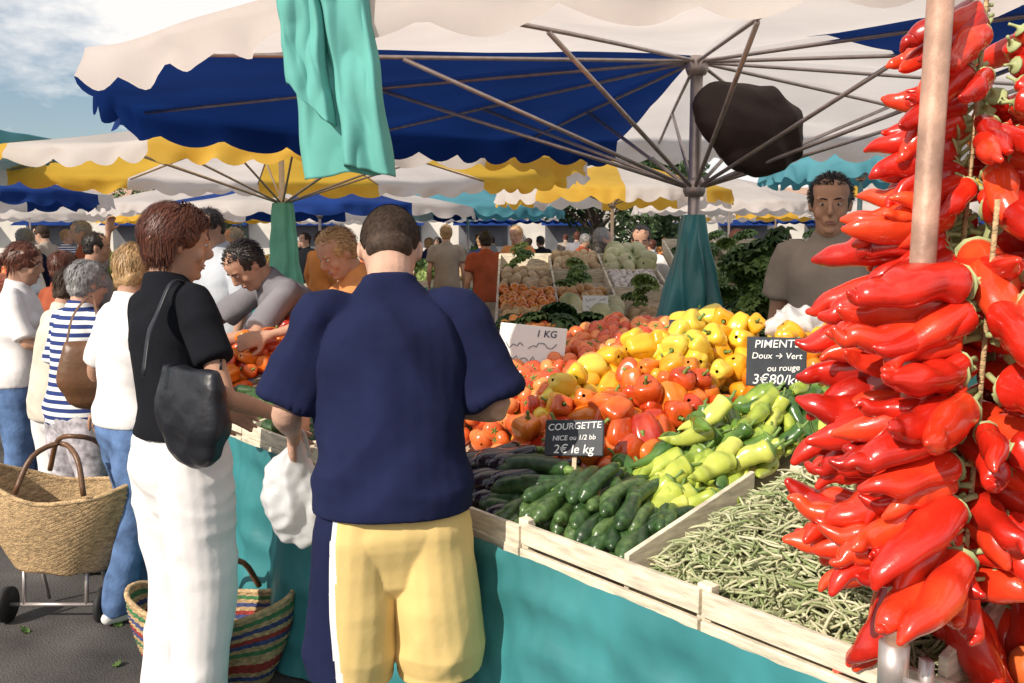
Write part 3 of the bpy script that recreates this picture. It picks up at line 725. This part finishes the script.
# ================================================================ SIGNS
def sign(name,c,w,h,yaw,tilt,m,lines,tmat,stake=.15,roll=0,scrib=0):
    r=empty(name,c); R=Matrix.Rotation(rad(yaw),3,'Z')@Matrix.Rotation(rad(-tilt),3,'X')@Matrix.Rotation(rad(roll),3,'Y')
    C=V(c)
    o=mk('board',*box(C,(w,.008,h),R),m,r,smooth=False); bevel(o,.003)
    o=mk('stake',*box(C+R@V((0,.012,-h/2-stake/2+.03)),(.012,.006,stake),R),M_wood,r,smooth=False)
    for i,(tx,sz,ox) in enumerate(lines):
        cu=bpy.data.curves.new('writing','FONT'); cu.body=tx; cu.size=sz; cu.align_x='CENTER'; cu.align_y='CENTER'; cu.extrude=.0006; cu.offset=.0002; cu.shear=.14
        z=h/2-(i+.60)*h/(len(lines)+.15+scrib)
        t=bpy.data.objects.new('writing',cu); COL.objects.link(t); cu.materials.append(tmat)
        MM=Matrix.Translation(C+R@V((ox,-.0056,z)))@(R@Matrix.Rotation(rad(90),3,'X')@Matrix.Rotation(rad(random.uniform(0,6)),3,'Z')).to_4x4()
        t.parent=r; t.matrix_parent_inverse=Matrix.Translation(-C); t.matrix_basis=MM
    P=[]; rr=random.Random(2)
    for k in range(scrib):
        z=h/2-(len(lines)+k+.6)*h/(len(lines)+.15+scrib); x=-w*.38; pts=[]
        while x<w*.38:
            pts.append(C+R@V((x,-.0058,z+rr.uniform(-.012,.012)+x*.06))); x+=rr.uniform(.006,.013)
            if rr.random()<.14 and len(pts)>3: P.append(path(pts,.0012,5,2)); pts=[]; x+=.012
        if len(pts)>3: P.append(path(pts,.0012,5,2))
    if P: mk('handwriting',*merge(P),tmat,r)
    return r
sign('price_sign',(.80,2.70,1.215),.175,.150,-14,12,M_slate,[('PIMENTS',.034,0),('Doux → Vert',.026,0),('ou rouge',.026,.02),('3€80/kg',.042,0)],M_chalk,.2)
sign('price_sign',(.170,2.41,1.045),.165,.10,-20,22,M_slate,[('COURGETTE',.026,0),('NICE ou 1/2 bb',.019,0),('2€ le kg',.034,0)],M_chalk,.14,roll=-4)
sign('price_sign',(.66,3.36,1.235),.14,.10,-10,10,M_slate,[('Poivrons',.026,0),('2€90',.034,0)],M_chalk,.16)
sign('price_sign',(.07,3.30,1.17),.25,.20,-8,14,M_card,[('1 KG',.036,.05)],M_ink,.14,roll=5,scrib=3)
sign('price_sign',(.52,5.6,1.19),.16,.10,-6,14,M_card,[],M_ink,.14,scrib=2)

# ================================================================ PEPPER STRINGS + POLE
px0,px1=.622,.655
pl=empty('steel_pole',(px0,1.40,0))
mk('tube',*merge([loft([((px0-.012,1.40,0),.0195,.0195),((px1,1.40,2.62),.0195,.0195)],n=20,sub=1)]),M_pole,pl)
mk('clamp',*merge([loft([((px0,1.40,.84),.024,.024),((px0,1.40,.93),.024,.024)],n=18,sub=1),tube(V((px0,1.36,.885)),V((px0+.04,1.33,.885)),.007),box((px0+.03,1.35,.88),(.016,.02,.09)),
    loft([((px0-.012,1.40,0),.13,.13),((px0-.012,1.40,.02),.13,.13),((px0-.012,1.40,.025),.03,.03)],n=18,sub=1)]),M_metal,pl)
M_dst=mat('dry_stem',(.40,.44,.20),.6,.2)
def strand(name,ax0,ax1,z0,z1,n,Ls,seed,taper=True,bias=None):
    rn=random.Random(seed); items=[]
    for i in range(n):
        f=(i+.5)/n; z=z0+(z1-z0)*f; a0=i*2.399+rn.uniform(-.3,.3)
        if bias and rn.random()<.45: a0=rad(bias+rn.uniform(-35,35))
        c=V((ax0[0]+(ax1[0]-ax0[0])*f,ax0[1]+(ax1[1]-ax0[1])*f,z))
        el=rn.uniform(-.55,.05) if f>.1 else rn.uniform(-.3,.2)
        if f<.06 and taper: el=-1.0
        L=Ls*rn.uniform(.75,1.2)
        if taper and z>1.58: L*=max(.68,1-(z-1.58)*2.2); el-=.15
        ok=False
        for tr in range(14):
            a=a0+tr*.45
            d=V((math.cos(a)*math.cos(el),math.sin(a)*math.cos(el),math.sin(el)))
            ok=True
            for g_ in range(9):
                p=c+d*(.03+L*g_/8); xp=px0+(px1-px0)*p.z/2.62
                rr_=.0195+L*.185*(1.0-.5*g_/8)+.001
                if math.hypot(p.x-xp,p.y-1.40)<rr_*.92: ok=False; break
            if ok: break
        if not ok: continue
        q=d.to_track_quat('-Z','Y').to_matrix()@Matrix.Rotation(rn.uniform(0,6.28),3,'Z')
        items.append((rn.randrange(len(longs)),mtx(c+d*(.045),q,L),rn.random()))
    o=scatter(name,longs,items,[M_red,M_dst])
    c0=V((*ax0,z0-.05)); c1=V((*ax1,2.5 if taper else z1+.1))
    cord=mk('cord',*path([c0,c0.lerp(c1,.5),c1],.004,6),M_straw,None); cord.parent=o; cord.matrix_parent_inverse=Matrix.Translation(-o.location); cord.matrix_basis=Matrix.Translation(cord.location)
    return o
strand('red_pepper_string',(.705,1.465),(.785,1.50),1.00,1.97,170,.175,5,bias=168)
strand('red_pepper_string',(.93,1.56),(.96,1.58),.92,2.0,130,.178,8,bias=225)
strand('red_pepper_string',(.690,1.330),(.715,1.34),1.06,1.54,56,.160,12,False,bias=185)

# ================================================================ HANGING CLOTHS
def pleat(name,c,zt,zb,wt,wb,th,mt,yaw=0,n=160,folds=9,seed=1,lean=(0,0)):
    vs=[];fs=[];nz=30
    for k in range(nz+1):
        f=k/nz; z=zt+(zb-zt)*f; w=wt+(wb-wt)*f
        for i in range(n):
            th_=2*math.pi*i/n
            r=1+.20*math.sin(th_*folds+seed+2.5*noise.noise(V((f*2,math.cos(th_),seed))))*(.5+.5*f)+.25*noise.noise(V((math.cos(th_)*2,math.sin(th_)*2,f*3+seed)))
            q=V((w*r*math.cos(th_),th*r*math.sin(th_)*(.6+.4*f),0)); q=Matrix.Rotation(rad(yaw),3,'Z')@q
            hem=.07*noise.noise(V((math.cos(th_)*2,math.sin(th_)*2,seed)))*f
            vs.append(V((c[0]+lean[0]*f,c[1]+lean[1]*f,z+hem))+q)
    for k in range(nz):
        for i in range(n):
            j=(i+1)%n; fs.append((k*n+i,k*n+j,(k+1)*n+j,(k+1)*n+i))
    return mk(name,vs,fs,mt)
hcl=empty('hanging_mint_cloth',(-.52,2.60,1.75))
def sheet(xa,xb,xa2,xb2,zt,zb,y,seed,slope=0,amp=.012,nf=1.1):
    vs=[];fs=[];nx,nz=70,90
    for k in range(nz+1):
        f=k/nz
        for i in range(nx+1):
            g_=i/nx; x=(xa+(xa2-xa)*f)*(1-g_)+(xb+(xb2-xb)*f)*g_; z=zt+(zb+slope*g_-zt)*f
            d=noise.noise(V((g_*1.2,f*1.4,seed)))
            yy=amp*math.sin((g_*nf*2+d*1.2+f*.3)*math.pi)*(.6+.4*f)
            yy+=.016*(sr(noise.noise(V((g_*2.0+f*1.1,f*1.0-g_*.6,seed))))-.3)+.010*(sr(noise.noise(V((g_*1.8-f*2.2,f*2.4+g_*1.6,seed+4))))-.3)
            edge=max(0,1-min(g_,1-g_)/.14); yy+=.045*edge*edge
            vs.append((x+.014*noise.noise(V((f*4,g_*1.5,seed+9))),y+yy,z+.020*noise.noise(V((g_*3,seed,0)))*f))
    for k in range(nz):
        for i in range(nx): a=k*(nx+1)+i; fs.append((a,a+1,a+nx+2,a+nx+1))
    return vs,fs
o=mk('cloth',*merge([sheet(-.655,-.425,-.600,-.345,2.37,1.755,2.60,2.0,.02),sheet(-.55,-.405,-.475,-.335,2.37,1.79,2.560,7.0,-.03,.010,.8),sheet(-.665,-.55,-.635,-.50,2.38,2.02,2.550,5.0,-.12,.008,.7)]),M_tealc,hcl)
so_=o.modifiers.new('s','SOLIDIFY'); so_.thickness=.003
pleat('teal_cloth_wrap',(1.0,5.0),1.72,1.02,.06,.19,.16,M_teal,seed=5,folds=6)
pleat('teal_cloth_wrap',(-2.27,9.0),1.95,1.1,.09,.15,.13,M_tealc,seed=6,folds=7)
bg=empty('hanging_dark_bag',(1.25,4.85,2.0))
build('bag',[ell((0,0,0),(.30,.12,.19),22,14,R=Matrix.Rotation(.45,3,'Y')),ell((.08,0,-.12),(.2,.1,.14),18,12)],.012,M_darkbag,bg,Matrix.Translation((1.25,4.86,2.20)),3,wrinkle=cloth_wr(3,.022,7))
mk('strap',*path([V((1.0,4.93,2.36)),V((1.12,4.86,2.40)),V((1.3,4.84,2.34))],.01),M_darkbag,bg)

# ================================================================ SECOND STALLS (behind)
def slopestall(name,x0,x1,y0,y1,z0,z1,cloth=M_teal):
    r=empty(name,((x0+x1)/2,(y0+y1)/2,0)); 
    vs=[(x,y,(z0 if y==y0 else z1)-dz) for x in(x0,x1) for y in(y0,y1) for dz in(.04,0)]
    mk('top',vs,bf6,M_wood,r,smooth=False)
    vs=[];fs=[]
    n=60
    for i in range(n+1):
        x=x0+(x1-x0)*i/n
        for k in range(6): f=k/5; vs.append((x,y0-.02-.04*f*math.sin(x*11),z0*(1-f)+.01*f))
    for i in range(n):
        for k in range(5): a=i*6+k; fs.append((a,a+6,a+7,a+1))
    mk('cloth',vs,fs,cloth,r)
    mk('legs',*merge([box((x,y,.45 if y<y1-.2 else z1/2-.03),(.05,.05,.88 if y<y1-.2 else z1-.06)) for x in(x0+.1,x1-.1) for y in(y0+.1,y1-.1)]),M_wood,r,smooth=False)
    P=[];nc=max(1,round((x1-x0)/.42)); nr=max(1,round((y1-y0)/.55))
    sz=lambda y:z0+(z1-z0)*(y-y0)/(y1-y0)
    for i in range(nc+1):
        x=x0+(x1-x0)*i/nc
        a=V((x,y0,sz(y0)));b=V((x,y1,sz(y1))); t=.008
        P.append(([a+V((-t,0,0)),a+V((t,0,0)),a+V((t,0,.09)),a+V((-t,0,.09)),b+V((-t,0,0)),b+V((t,0,0)),b+V((t,0,.09)),b+V((-t,0,.09))],[(0,3,2,1),(4,5,6,7),(0,1,5,4),(3,7,6,2),(0,4,7,3),(1,2,6,5)]))
    for j in range(nr+1):
        y=y0+(y1-y0)*j/nr; P.append(box(((x0+x1)/2,y-.01,sz(y)+.045),(x1-x0,.014,.10)))
    mk('crates',*merge(P),M_woodw,r,smooth=False)
    return sz,nc,nr
def fill(name,x0,x1,y0,y1,sz,tm_,mats,size,rn,kind='ball',rr=(0,1),h=.03):
    items=[];sp=size*1.75; x=x0+size
    while x<x1-size*.5:
        y=y0+size
        while y<y1-size*.5:
            for l in range(2): items.append((rn.randrange(len(tm_)),mtx(V((x+rn.uniform(-.3,.3)*sp,y+rn.uniform(-.3,.3)*sp,sz(y)+size*.7+l*size*.9+h+.02*noise.noise(V((x*9,y*9,0))))),rrot(rn,3.1 if kind=='ball' else .5),size*rn.uniform(.8,1.2)),rn.uniform(*rr)))
            y+=sp
        x+=sp
    scatter(name,tm_,items,mats)
sz,nc,nr_=slopestall('produce_stall',-.10,1.12,5.35,7.5,.93,1.38)
cells=[('potato_crate',toms,[M_pot,M_pot],.04,(.3,1)),('onion_crate',toms,[mat('onion_skin',(.5,.25,.08),.4,.2,ramp=[(.42,.2,.06),(.6,.34,.12),(.7,.5,.25)]),M_pot],.036,(0,1)),('carrot_crate',toms,[M_bell_o,M_stem],.035,(0,.5)),('melon_crate',toms,[mat('melon_skin',(.5,.5,.3),.6,.2,ramp=[(.4,.42,.2),(.6,.56,.34),(.5,.5,.3)]),M_stem],.07,(0,1)),
       ('lettuce_crate',heads,[M_lett],.12,(0,1)),('garlic_crate',toms,[mat('garlic_skin',(.7,.65,.6),.6,.1,ramp=[(.6,.52,.5),(.75,.7,.62)]),M_pot],.028,(0,1))]
q=0
for i in range(nc):
    for j in range(nr_):
        x0=-.10+1.22*i/nc; x1=-.10+1.22*(i+1)/nc; y0=5.35+2.15*j/nr_; y1=5.35+2.15*(j+1)/nr_
        c=cells[[1,2,0,4, 3,1,4,0, 0,4,5,3][q%12]]; q+=1
        fill(c[0],x0+.02,x1-.02,y0+.02,y1-.02,sz,c[1],c[2],c[3],rn,rr=c[4],kind='leaf' if c[1] is heads else 'ball',h=-.02 if c[1] is heads else .03)
sz2,_,_=slopestall('greens_stall',1.25,2.9,5.7,7.5,1.0,1.50)
fill('lettuce_crate',1.28,2.0,5.72,7.4,sz2,heads,[M_lett],.13,rn,'leaf',h=-.02)
fill('leafy_greens_crate',2.02,2.88,5.72,7.4,sz2,heads,[M_leaf],.13,rn,'leaf',h=-.02)
kr=empty('crate_stack',(1.75,4.95,0))
P=[]
for z in(.02,.30,.58,.86):
    for x in(1.42,2.05):
        for dy in(-.22,.22):
            for zz in(.06,.16): P.append(box((x,4.95+dy,z+zz),(.58,.012,.07)))
        for dx in(-.285,.285):
            P.append(box((x+dx,4.95,z+.12),(.012,.42,.22)))
        P.append(box((x,4.95,z+.012),(.56,.42,.01)))
mk('crates',*merge(P),M_wood,kr,smooth=False)
items=[]
for i in range(56):
    items.append((rn.randrange(3),mtx(V((rn.uniform(1.2,2.3),rn.uniform(4.70,5.15),1.10+abs(rn.gauss(0,.20)))),rrot(rn,.9),rn.uniform(.14,.22)),rn.uniform(.1,1)))
scatter('kale_heap',heads,items,[M_leaf])
items=[]
for i in range(26):
    items.append((rn.randrange(3),mtx(V((rn.uniform(1.2,1.75),rn.uniform(4.60,4.74),1.10+abs(rn.gauss(0,.14)))),rrot(rn,.8),rn.uniform(.11,.16)),rn.uniform(0,1)))
scatter('lettuce_heap',heads,items,[M_lett])
for (x0,x1,y0) in((-6.5,-3.3,10.5),(-2.8,-.2,13.2),(.6,3.4,11.2),(3.6,7.0,9.5),(-2.5,2.5,19),(-8,-4,18),(4,9,17)):
    s3,_,_=slopestall('produce_stall',x0,x1,y0,y0+1.2,.9,1.15,[M_teal,M_tealc][int(y0)%2])
    k=0
    for xx in np.arange(x0,x1-.3,.6):
        c=[(toms,[M_tom,M_stem]),(toms,[M_bell_o,M_stem]),(heads,[M_lett]),(toms,[M_pot,M_pot]),(toms,[M_bell_y,M_stem])][k%5]; k+=1
        fill('far_produce_heap',xx,xx+.6,y0,y0+1.1,s3,c[0],c[1],.07 if c[0] is toms else .18,rn,h=0)

# ================================================================ PEOPLE
r,M,J=person('man_in_navy_shirt',(-.30,2.21,0),9,1.73,lean=7,hp=44,hy=-4,eL=(-.262,.03,1.165),wL=(-.262,.225,1.075),eR=(.272,.03,1.165),wR=(.06,.24,1.14),
   shirt=(M_navy,'half',.925,.036),pants=(M_yelf,'shorts',.016),hair=(M_hairmid,'buzz'),skin=M_skin2,vox=.005,seed=2,stripe=True,shoes=M_shoew,fx=.118,wr=.0125,wf=7)
pb=J['wL']+V((.0,.06,-.01))
bagr=empty('white_plastic_bag',pb)
def bagwr(p): return .018*(sr(noise.noise(V((p.x*16,p.y*16,p.z*5))))-.4)+.008*noise.noise(p*34)
build('bag',[loft([((0,0,.0),.018,.02),((0,0,-.05),.05,.035),((-.01,0,-.12),.080,.05),((.0,0,-.19),.088,.06),((.01,0,-.25),.065,.04)],n=20,r1=True)],.006,M_plast,bagr,Matrix.Translation(pb+V((-.01,0,-.02))),1,wrinkle=bagwr)
mk('handles',*merge([path([pb+V((s*.03,0,-.07)),pb+V((s*.015,0,-.01)),pb+V((0,0,.01))],.006) for s in(-1,1)]),M_plast,bagr)
r,M,J=person('woman_in_black_top',(-1.075,2.86,0),-42,1.71,lean=1,hp=10,hy=-18,side=-6,eR=(.265,.02,1.13),wR=(.23,.255,1.03),eL=(-.25,.02,1.14),wL=(-.17,.24,1.02),
   shirt=(M_black,'short',.985,.012),pants=(M_whitef,'pants',.028),hair=(M_hairbr,'bob'),skin=M_skin,fem=True,vox=.006,seed=4,fx=.088,shoes=M_shoe,wr=.009,wf=8)
hb=V((-.945,2.62,1.10))
hr=empty('black_handbag',hb); RB=Matrix.Rotation(rad(-38),4,'Z')
build('bag',[loft([((0,0,-.11),.12,.035),((0,0,-.06),.150,.050),((0,0,.03),.145,.042),((0,0,.10),.125,.018)],n=24,r0=True,squ=.62)],.006,M_leather,hr,Matrix.Translation(hb)@RB,2,wrinkle=cloth_wr(7,.006,10))
s0=J['shR']+V((-.035,.0,.062))
def strap(p,w=.012,t=.003):
    return loft([(q,w,t) for q in p],side=(.7,-.7,.0),n=8,sub=5)
mk('strap',*merge([strap([hb+V((-.12,-.05,.09)),hb+V((-.12,.0,.2)),s0+V((-.045,-.085,-.10)),s0+V((-.01,-.03,.0)),s0+V((.03,.05,-.05)),hb+V((.03,.16,.2)),hb+V((.06,.08,.09))])]),M_leather,hr)
person('woman_in_jeans',(-1.62,3.74,0),-38,1.58,lean=4,hp=15,hy=20,eL=(-.30,.0,1.13),wL=(-.40,.06,.92),shirt=(M_whitef,'half',.90,.018),pants=(M_jean,'pants',.008),hair=(M_hairbl,'bob'),fem=True,vox=.008,seed=6,fx=.09,fy=(.08,-.12),shoes=M_shoew,wr=.009)
person('woman_in_striped_top',(-2.07,4.22,0),-30,1.50,lean=6,hp=14,hy=-8,eR=(.24,.08,1.14),wR=(.2,.30,1.05),shirt=(M_stripe,'half',.84,.022),pants=(mat('floral_skirt',(.45,.42,.45),.9,.5,30,spec=.2),'pants',.03),hair=(M_hairgr,'bob'),fem=True,vox=.009,seed=8,skin=M_skin2)
bb=empty('brown_shoulder_bag',(-1.86,3.93,.9))
build('bag',[loft([((0,0,-.12),.10,.04),((0,0,-.05),.13,.06),((0,0,.08),.10,.05),((0,0,.12),.09,.02)],n=20,r0=True,squ=.75)],.008,M_brleather,bb,Matrix.Translation((-1.88,3.95,1.02))@Matrix.Rotation(.4,4,'Z'),2)
mk('strap',*merge([strap([V((-1.97,3.95,1.12)),V((-1.95,3.99,1.25)),V((-1.92,4.10,1.33)),V((-1.86,4.02,1.25)),V((-1.80,3.95,1.12))])]),M_brleather,bb)
person('woman_in_white_shirt',(-2.78,5.0,0),-75,1.58,lean=4,hp=12,hy=-5,eR=(.22,.12,1.13),wR=(.12,.34,1.10),eL=(-.22,.10,1.14),wL=(-.1,.33,1.10),shirt=(M_whitef,'half',.86,.026),pants=(M_jean,'pants',.014),hair=(M_hairbr,'tail'),fem=True,vox=.009,seed=10)
person('woman_in_cream_cardigan',(-2.36,4.60,0),-40,1.46,lean=8,hp=20,hy=0,shirt=(fab('cream_knit',(.62,.56,.47)),'long',.80,.03),pants=(M_whitef,'pants',.02),hair=(M_hairmid,'bob'),fem=True,vox=.010,seed=11)
person('man_raising_arm',(-3.25,7.0,0),-60,1.66,eL=(-.34,.12,1.50),wL=(-.28,.16,1.74),shirt=(M_greyf,'half',.88,.025),hair=(M_hairdk,'short'),vox=.011,seed=12)
person('woman_in_rust_top',(-2.95,5.9,0),-20,1.52,shirt=(M_brownf,'half',.88,.02),hair=(M_hairbr,'bob'),fem=True,vox=.011,seed=13)
person('vendor_in_grey_shirt',(-.99,4.92,0),126,1.78,lean=40,hp=48,hy=6,eL=(-.26,.52,1.10),wL=(-.16,.76,1.06),eR=(.30,.50,1.14),wR=(.19,.74,1.10),shirt=(M_greyf,'half',.88,.03),pants=(M_jean,'pants',.02),hair=(M_hairdk,'short'),vox=.0075,seed=14,wr=.010,wf=7)
person('vendor_woman_in_apricot',(-.60,4.55,0),112,1.72,lean=22,hp=32,hy=18,eL=(-.20,.42,1.22),wL=(-.16,.66,1.16),eR=(.26,.36,1.22),wR=(.22,.62,1.14),shirt=(M_orange,'short',.88,.016),pants=(M_jean,'pants',.01),hair=(M_hairbl,'short'),fem=True,vox=.007,seed=15)
person('vendor_in_pale_shirt',(-1.90,6.0,0),140,1.82,lean=6,hp=22,hy=10,shirt=(M_khaki,'half',.88,.025),hair=(M_hairdk,'short'),vox=.009,seed=16)
person('vendor_in_beige_shirt',(1.46,4.05,0),145,1.89,lean=3,side=3,hp=8,hy=16,shirt=(M_beige,'short',.88,.022),pants=(M_jean,'pants',.02),hair=(M_hairdk,'short'),skin=M_skin3,vox=.0055,seed=17,wr=.009)
person('vendor_in_white_shirt',(1.13,7.9,0),170,1.74,lean=10,hp=20,shirt=(M_whitef,'short',.88,.02),hair=(M_hairdk,'short'),vox=.010,seed=18)
person('shopper_in_dark_top',(.80,8.1,0),60,1.58,shirt=(M_black,'short',.88,.02),hair=(M_hairdk,'bob'),fem=True,vox=.011,seed=19)
cr=random.Random(21)
shs=[M_whitef,M_khaki,M_navy,M_beige,M_greyf,M_brownf,M_black,M_orange,M_stripe]
spots=[(-1.6,12.2),(-.9,12.4),(-.3,10.6),(-.5,15),(.2,14.6),(-2.6,12.2),(-3.8,12.4),(-4.6,9.8),(-5.3,9.9),(2.6,10.4),(3.2,10.5),(2.1,16),(1.3,17),(-1.6,17.2),(4.3,8.8),(-4.2,7.9),(-3.0,9.9),(5.2,8.9),(-6.4,12.5),(.9,9.8),
 (-1.3,9.9),(.1,12.2),(-3.4,15.0),(-2.2,15.4),(-4.6,14.2),(-5.4,16),(.6,17.8),(-.4,20.6),(1.5,21),(-1.7,21),(3.2,14),(4.0,15),(5.6,15),(3.4,8.0),(-7.4,15),(2.9,18.5),(-3,22),(.4,23),(2.4,22),(3.8,19),(6.5,19),(-5,21),(-1,26),(1.6,27),(4.2,25),(-3.8,27)]
for i,(x,y) in enumerate(spots):
    f=cr.random()<.5
    person('shopper',(x,y,0),cr.uniform(0,360),cr.uniform(1.56,1.74) if f else cr.uniform(1.66,1.82),lean=cr.uniform(0,8),hp=cr.uniform(0,20),shirt=(shs[cr.randrange(9)],cr.choice(['short','half','long']),.88,.02),
      pants=(cr.choice([M_jean,M_beige,M_black,M_whitef]),'pants',.012),hair=(cr.choice([M_hairdk,M_hairbr,M_hairmid,M_hairbl,M_hairgr]),'bob' if f else 'short'),fem=f,vox=.016 if y<14 else .022,seed=30+i,skin=cr.choice([M_skin,M_skin2]))

# ================================================================ BASKETS
def basket(name,c,rx,ry,h,mats,bandfn,yaw=0,handles=True,flare=.75,hh=.14,tilt=0,base=0,ears=.035):
    r=empty(name,c); R=Matrix.Rotation(rad(yaw),3,'Z')@Matrix.Rotation(rad(tilt),3,'Y'); C=V(c)
    n=96;nz=34;vs=[];fs=[];ix=[]
    def ring(f,off=0,th=0):
        w=flare+(1-flare)*math.sin(f*1.45); 
        return C+R@V(((rx*w-off)*math.cos(th),(ry*w-off)*math.sin(th),base+h*f+ears*math.cos(2*th)*f*f+.010*noise.noise(V((math.cos(th)*2,math.sin(th)*2,f*2)))))
    for s in(0,1):
        for k in range(nz+1):
            f=k/nz
            for i in range(n):
                th=2*math.pi*i/n
                vs.append(ring(f,s*.012+(.003*math.sin(k*3.1416)+.003*math.cos(i*math.pi+k*math.pi)),th))
    for s in(0,1):
        b=s*(nz+1)*n
        for k in range(nz):
            for i in range(n):
                j=(i+1)%n; q=(b+k*n+i,b+k*n+j,b+(k+1)*n+j,b+(k+1)*n+i)
                fs.append(q if s==0 else q[::-1]); ix.append(bandfn(k/nz))
    fs.append(tuple(reversed(range(n)))); ix.append(0); fs.append(tuple((nz+1)*n+i for i in range(n))); ix.append(0)
    mk('shell',vs,fs,mats,r,idx=ix)
    mk('rim',*loft([(ring(1,.005,2*math.pi*i/48),.010,.010) for i in range(49)],n=8,sub=1,side=(0,0,1)),mats[0],r)
    if handles:
        P=[]
        for s in(-1,1):
            P.append(path([C+R@V((-rx*.38,s*ry*.96,base+h*.97)),C+R@V((-rx*.25,s*ry*.7,base+h+hh*.75)),C+R@V((0,s*ry*.35,base+h+hh)),C+R@V((rx*.25,s*ry*.7,base+h+hh*.75)),C+R@V((rx*.38,s*ry*.96,base+h*.97))],.011,8))
        mk('handles',*merge(P),M_brleather,r)
    return r
tb=basket('wheeled_straw_basket',(-1.90,3.66,0),.34,.20,.37,[M_straw],lambda f:0,yaw=8,flare=.55,hh=.17,base=.22,ears=.05,tilt=4)
P=[];W=[]
for sx in(-.2,.2):
    W.append(loft([((-1.90+sx-.012,3.60,.075),.074,.074),((-1.90+sx+.012,3.60,.075),.074,.074)],side=(0,0,1),n=24,sub=1)); 
P.append(tube(V((-2.12,3.60,.075)),V((-1.68,3.60,.075)),.008))
for x in(-2.03,-1.77):
    P.append(tube(V((x,3.60,.075)),V((x,3.62,.25)),.008)); P.append(tube(V((x,3.80,.02)),V((x,3.73,.25)),.008))
mk('wheels',*merge(W),M_rubber,tb); mk('axle_frame',*merge(P),M_metal,tb)
def bf(f):
    k=int(f*17); return {2:1,4:2,5:2,8:3,10:1,11:2,13:1,15:3}.get(k,0)
basket('striped_straw_basket',(-1.09,3.13,.0),.31,.17,.29,[M_straw,M_strawb,M_strawr,M_strawg],bf,yaw=-6,flare=.7,hh=.13)
rn=random.Random(9); items=[]
for i in range(120):
    items.append((0,mtx(V((rn.uniform(-3.8,-.4),rn.uniform(2.2,6.5),.006)),Matrix.Rotation(rn.uniform(0,6.28),3,'Z')@Matrix.Rotation(1.45,3,'X'),rn.uniform(.015,.05)),rn.random()))
scatter('fallen_leaves',[t_leaf(3)],items,[M_lett])

# ================================================================ WORLD, SUN, CAMERA
az_dir=V((-.68,-.73,0)).normalized(); el=rad(35)
sd=V((az_dir.x*math.cos(el),az_dir.y*math.cos(el),math.sin(el)))
sun=bpy.data.lights.new('sun','SUN'); sun.energy=5.0; sun.angle=rad(.5); sun.color=(1,.91,.78)
so=bpy.data.objects.new('sun',sun); COL.objects.link(so); so.rotation_euler=sd.to_track_quat('Z','Y').to_euler()
w=bpy.data.worlds.new('World'); scn.world=w; w.use_nodes=True; nt=w.node_tree; L=nt.links
bgd=nt.nodes['Background']; sk=nd(nt,'ShaderNodeTexSky'); sk.sky_type='NISHITA'; sk.sun_disc=False; sk.sun_elevation=el
sk.sun_rotation=math.atan2(az_dir.x,az_dir.y); sk.air_density=1.0; sk.dust_density=1.2
tc=nd(nt,'ShaderNodeTexCoord'); mp=nd(nt,'ShaderNodeMapping'); mp.inputs['Scale'].default_value=(1,1,2.4); mp.inputs['Location'].default_value=(.3,.1,0)
nz=nd(nt,'ShaderNodeTexNoise'); nz.inputs['Scale'].default_value=3.2; nz.inputs['Detail'].default_value=8; nz.inputs['Roughness'].default_value=.6
cr_=nd(nt,'ShaderNodeValToRGB'); cr_.color_ramp.elements[0].position=.42; cr_.color_ramp.elements[1].position=.56
mx=nd(nt,'ShaderNodeMix',data_type='RGBA'); mx.inputs[7].default_value=(8.6,8.4,8.2,1)
L.new(tc.outputs['Generated'],mp.inputs[0]); L.new(mp.outputs[0],nz.inputs['Vector']); L.new(nz.outputs['Fac'],cr_.inputs[0])
L.new(cr_.outputs[0],mx.inputs[0]); L.new(sk.outputs[0],mx.inputs[6]); L.new(mx.outputs[2],bgd.inputs['Color']); bgd.inputs['Strength'].default_value=.118
cam=bpy.data.cameras.new('camera'); cam.lens=31.64; cam.sensor_width=36; cam.clip_end=1500; cam.clip_start=.05
co=bpy.data.objects.new('camera',cam); COL.objects.link(co); co.location=(0,0,1.58); co.rotation_euler=(rad(90-6.4),0,0)
scn.camera=co
scn.view_settings.view_transform='Standard'; scn.view_settings.look='None'; scn.view_settings.exposure=0
print('DONE objs',len(bpy.data.objects))
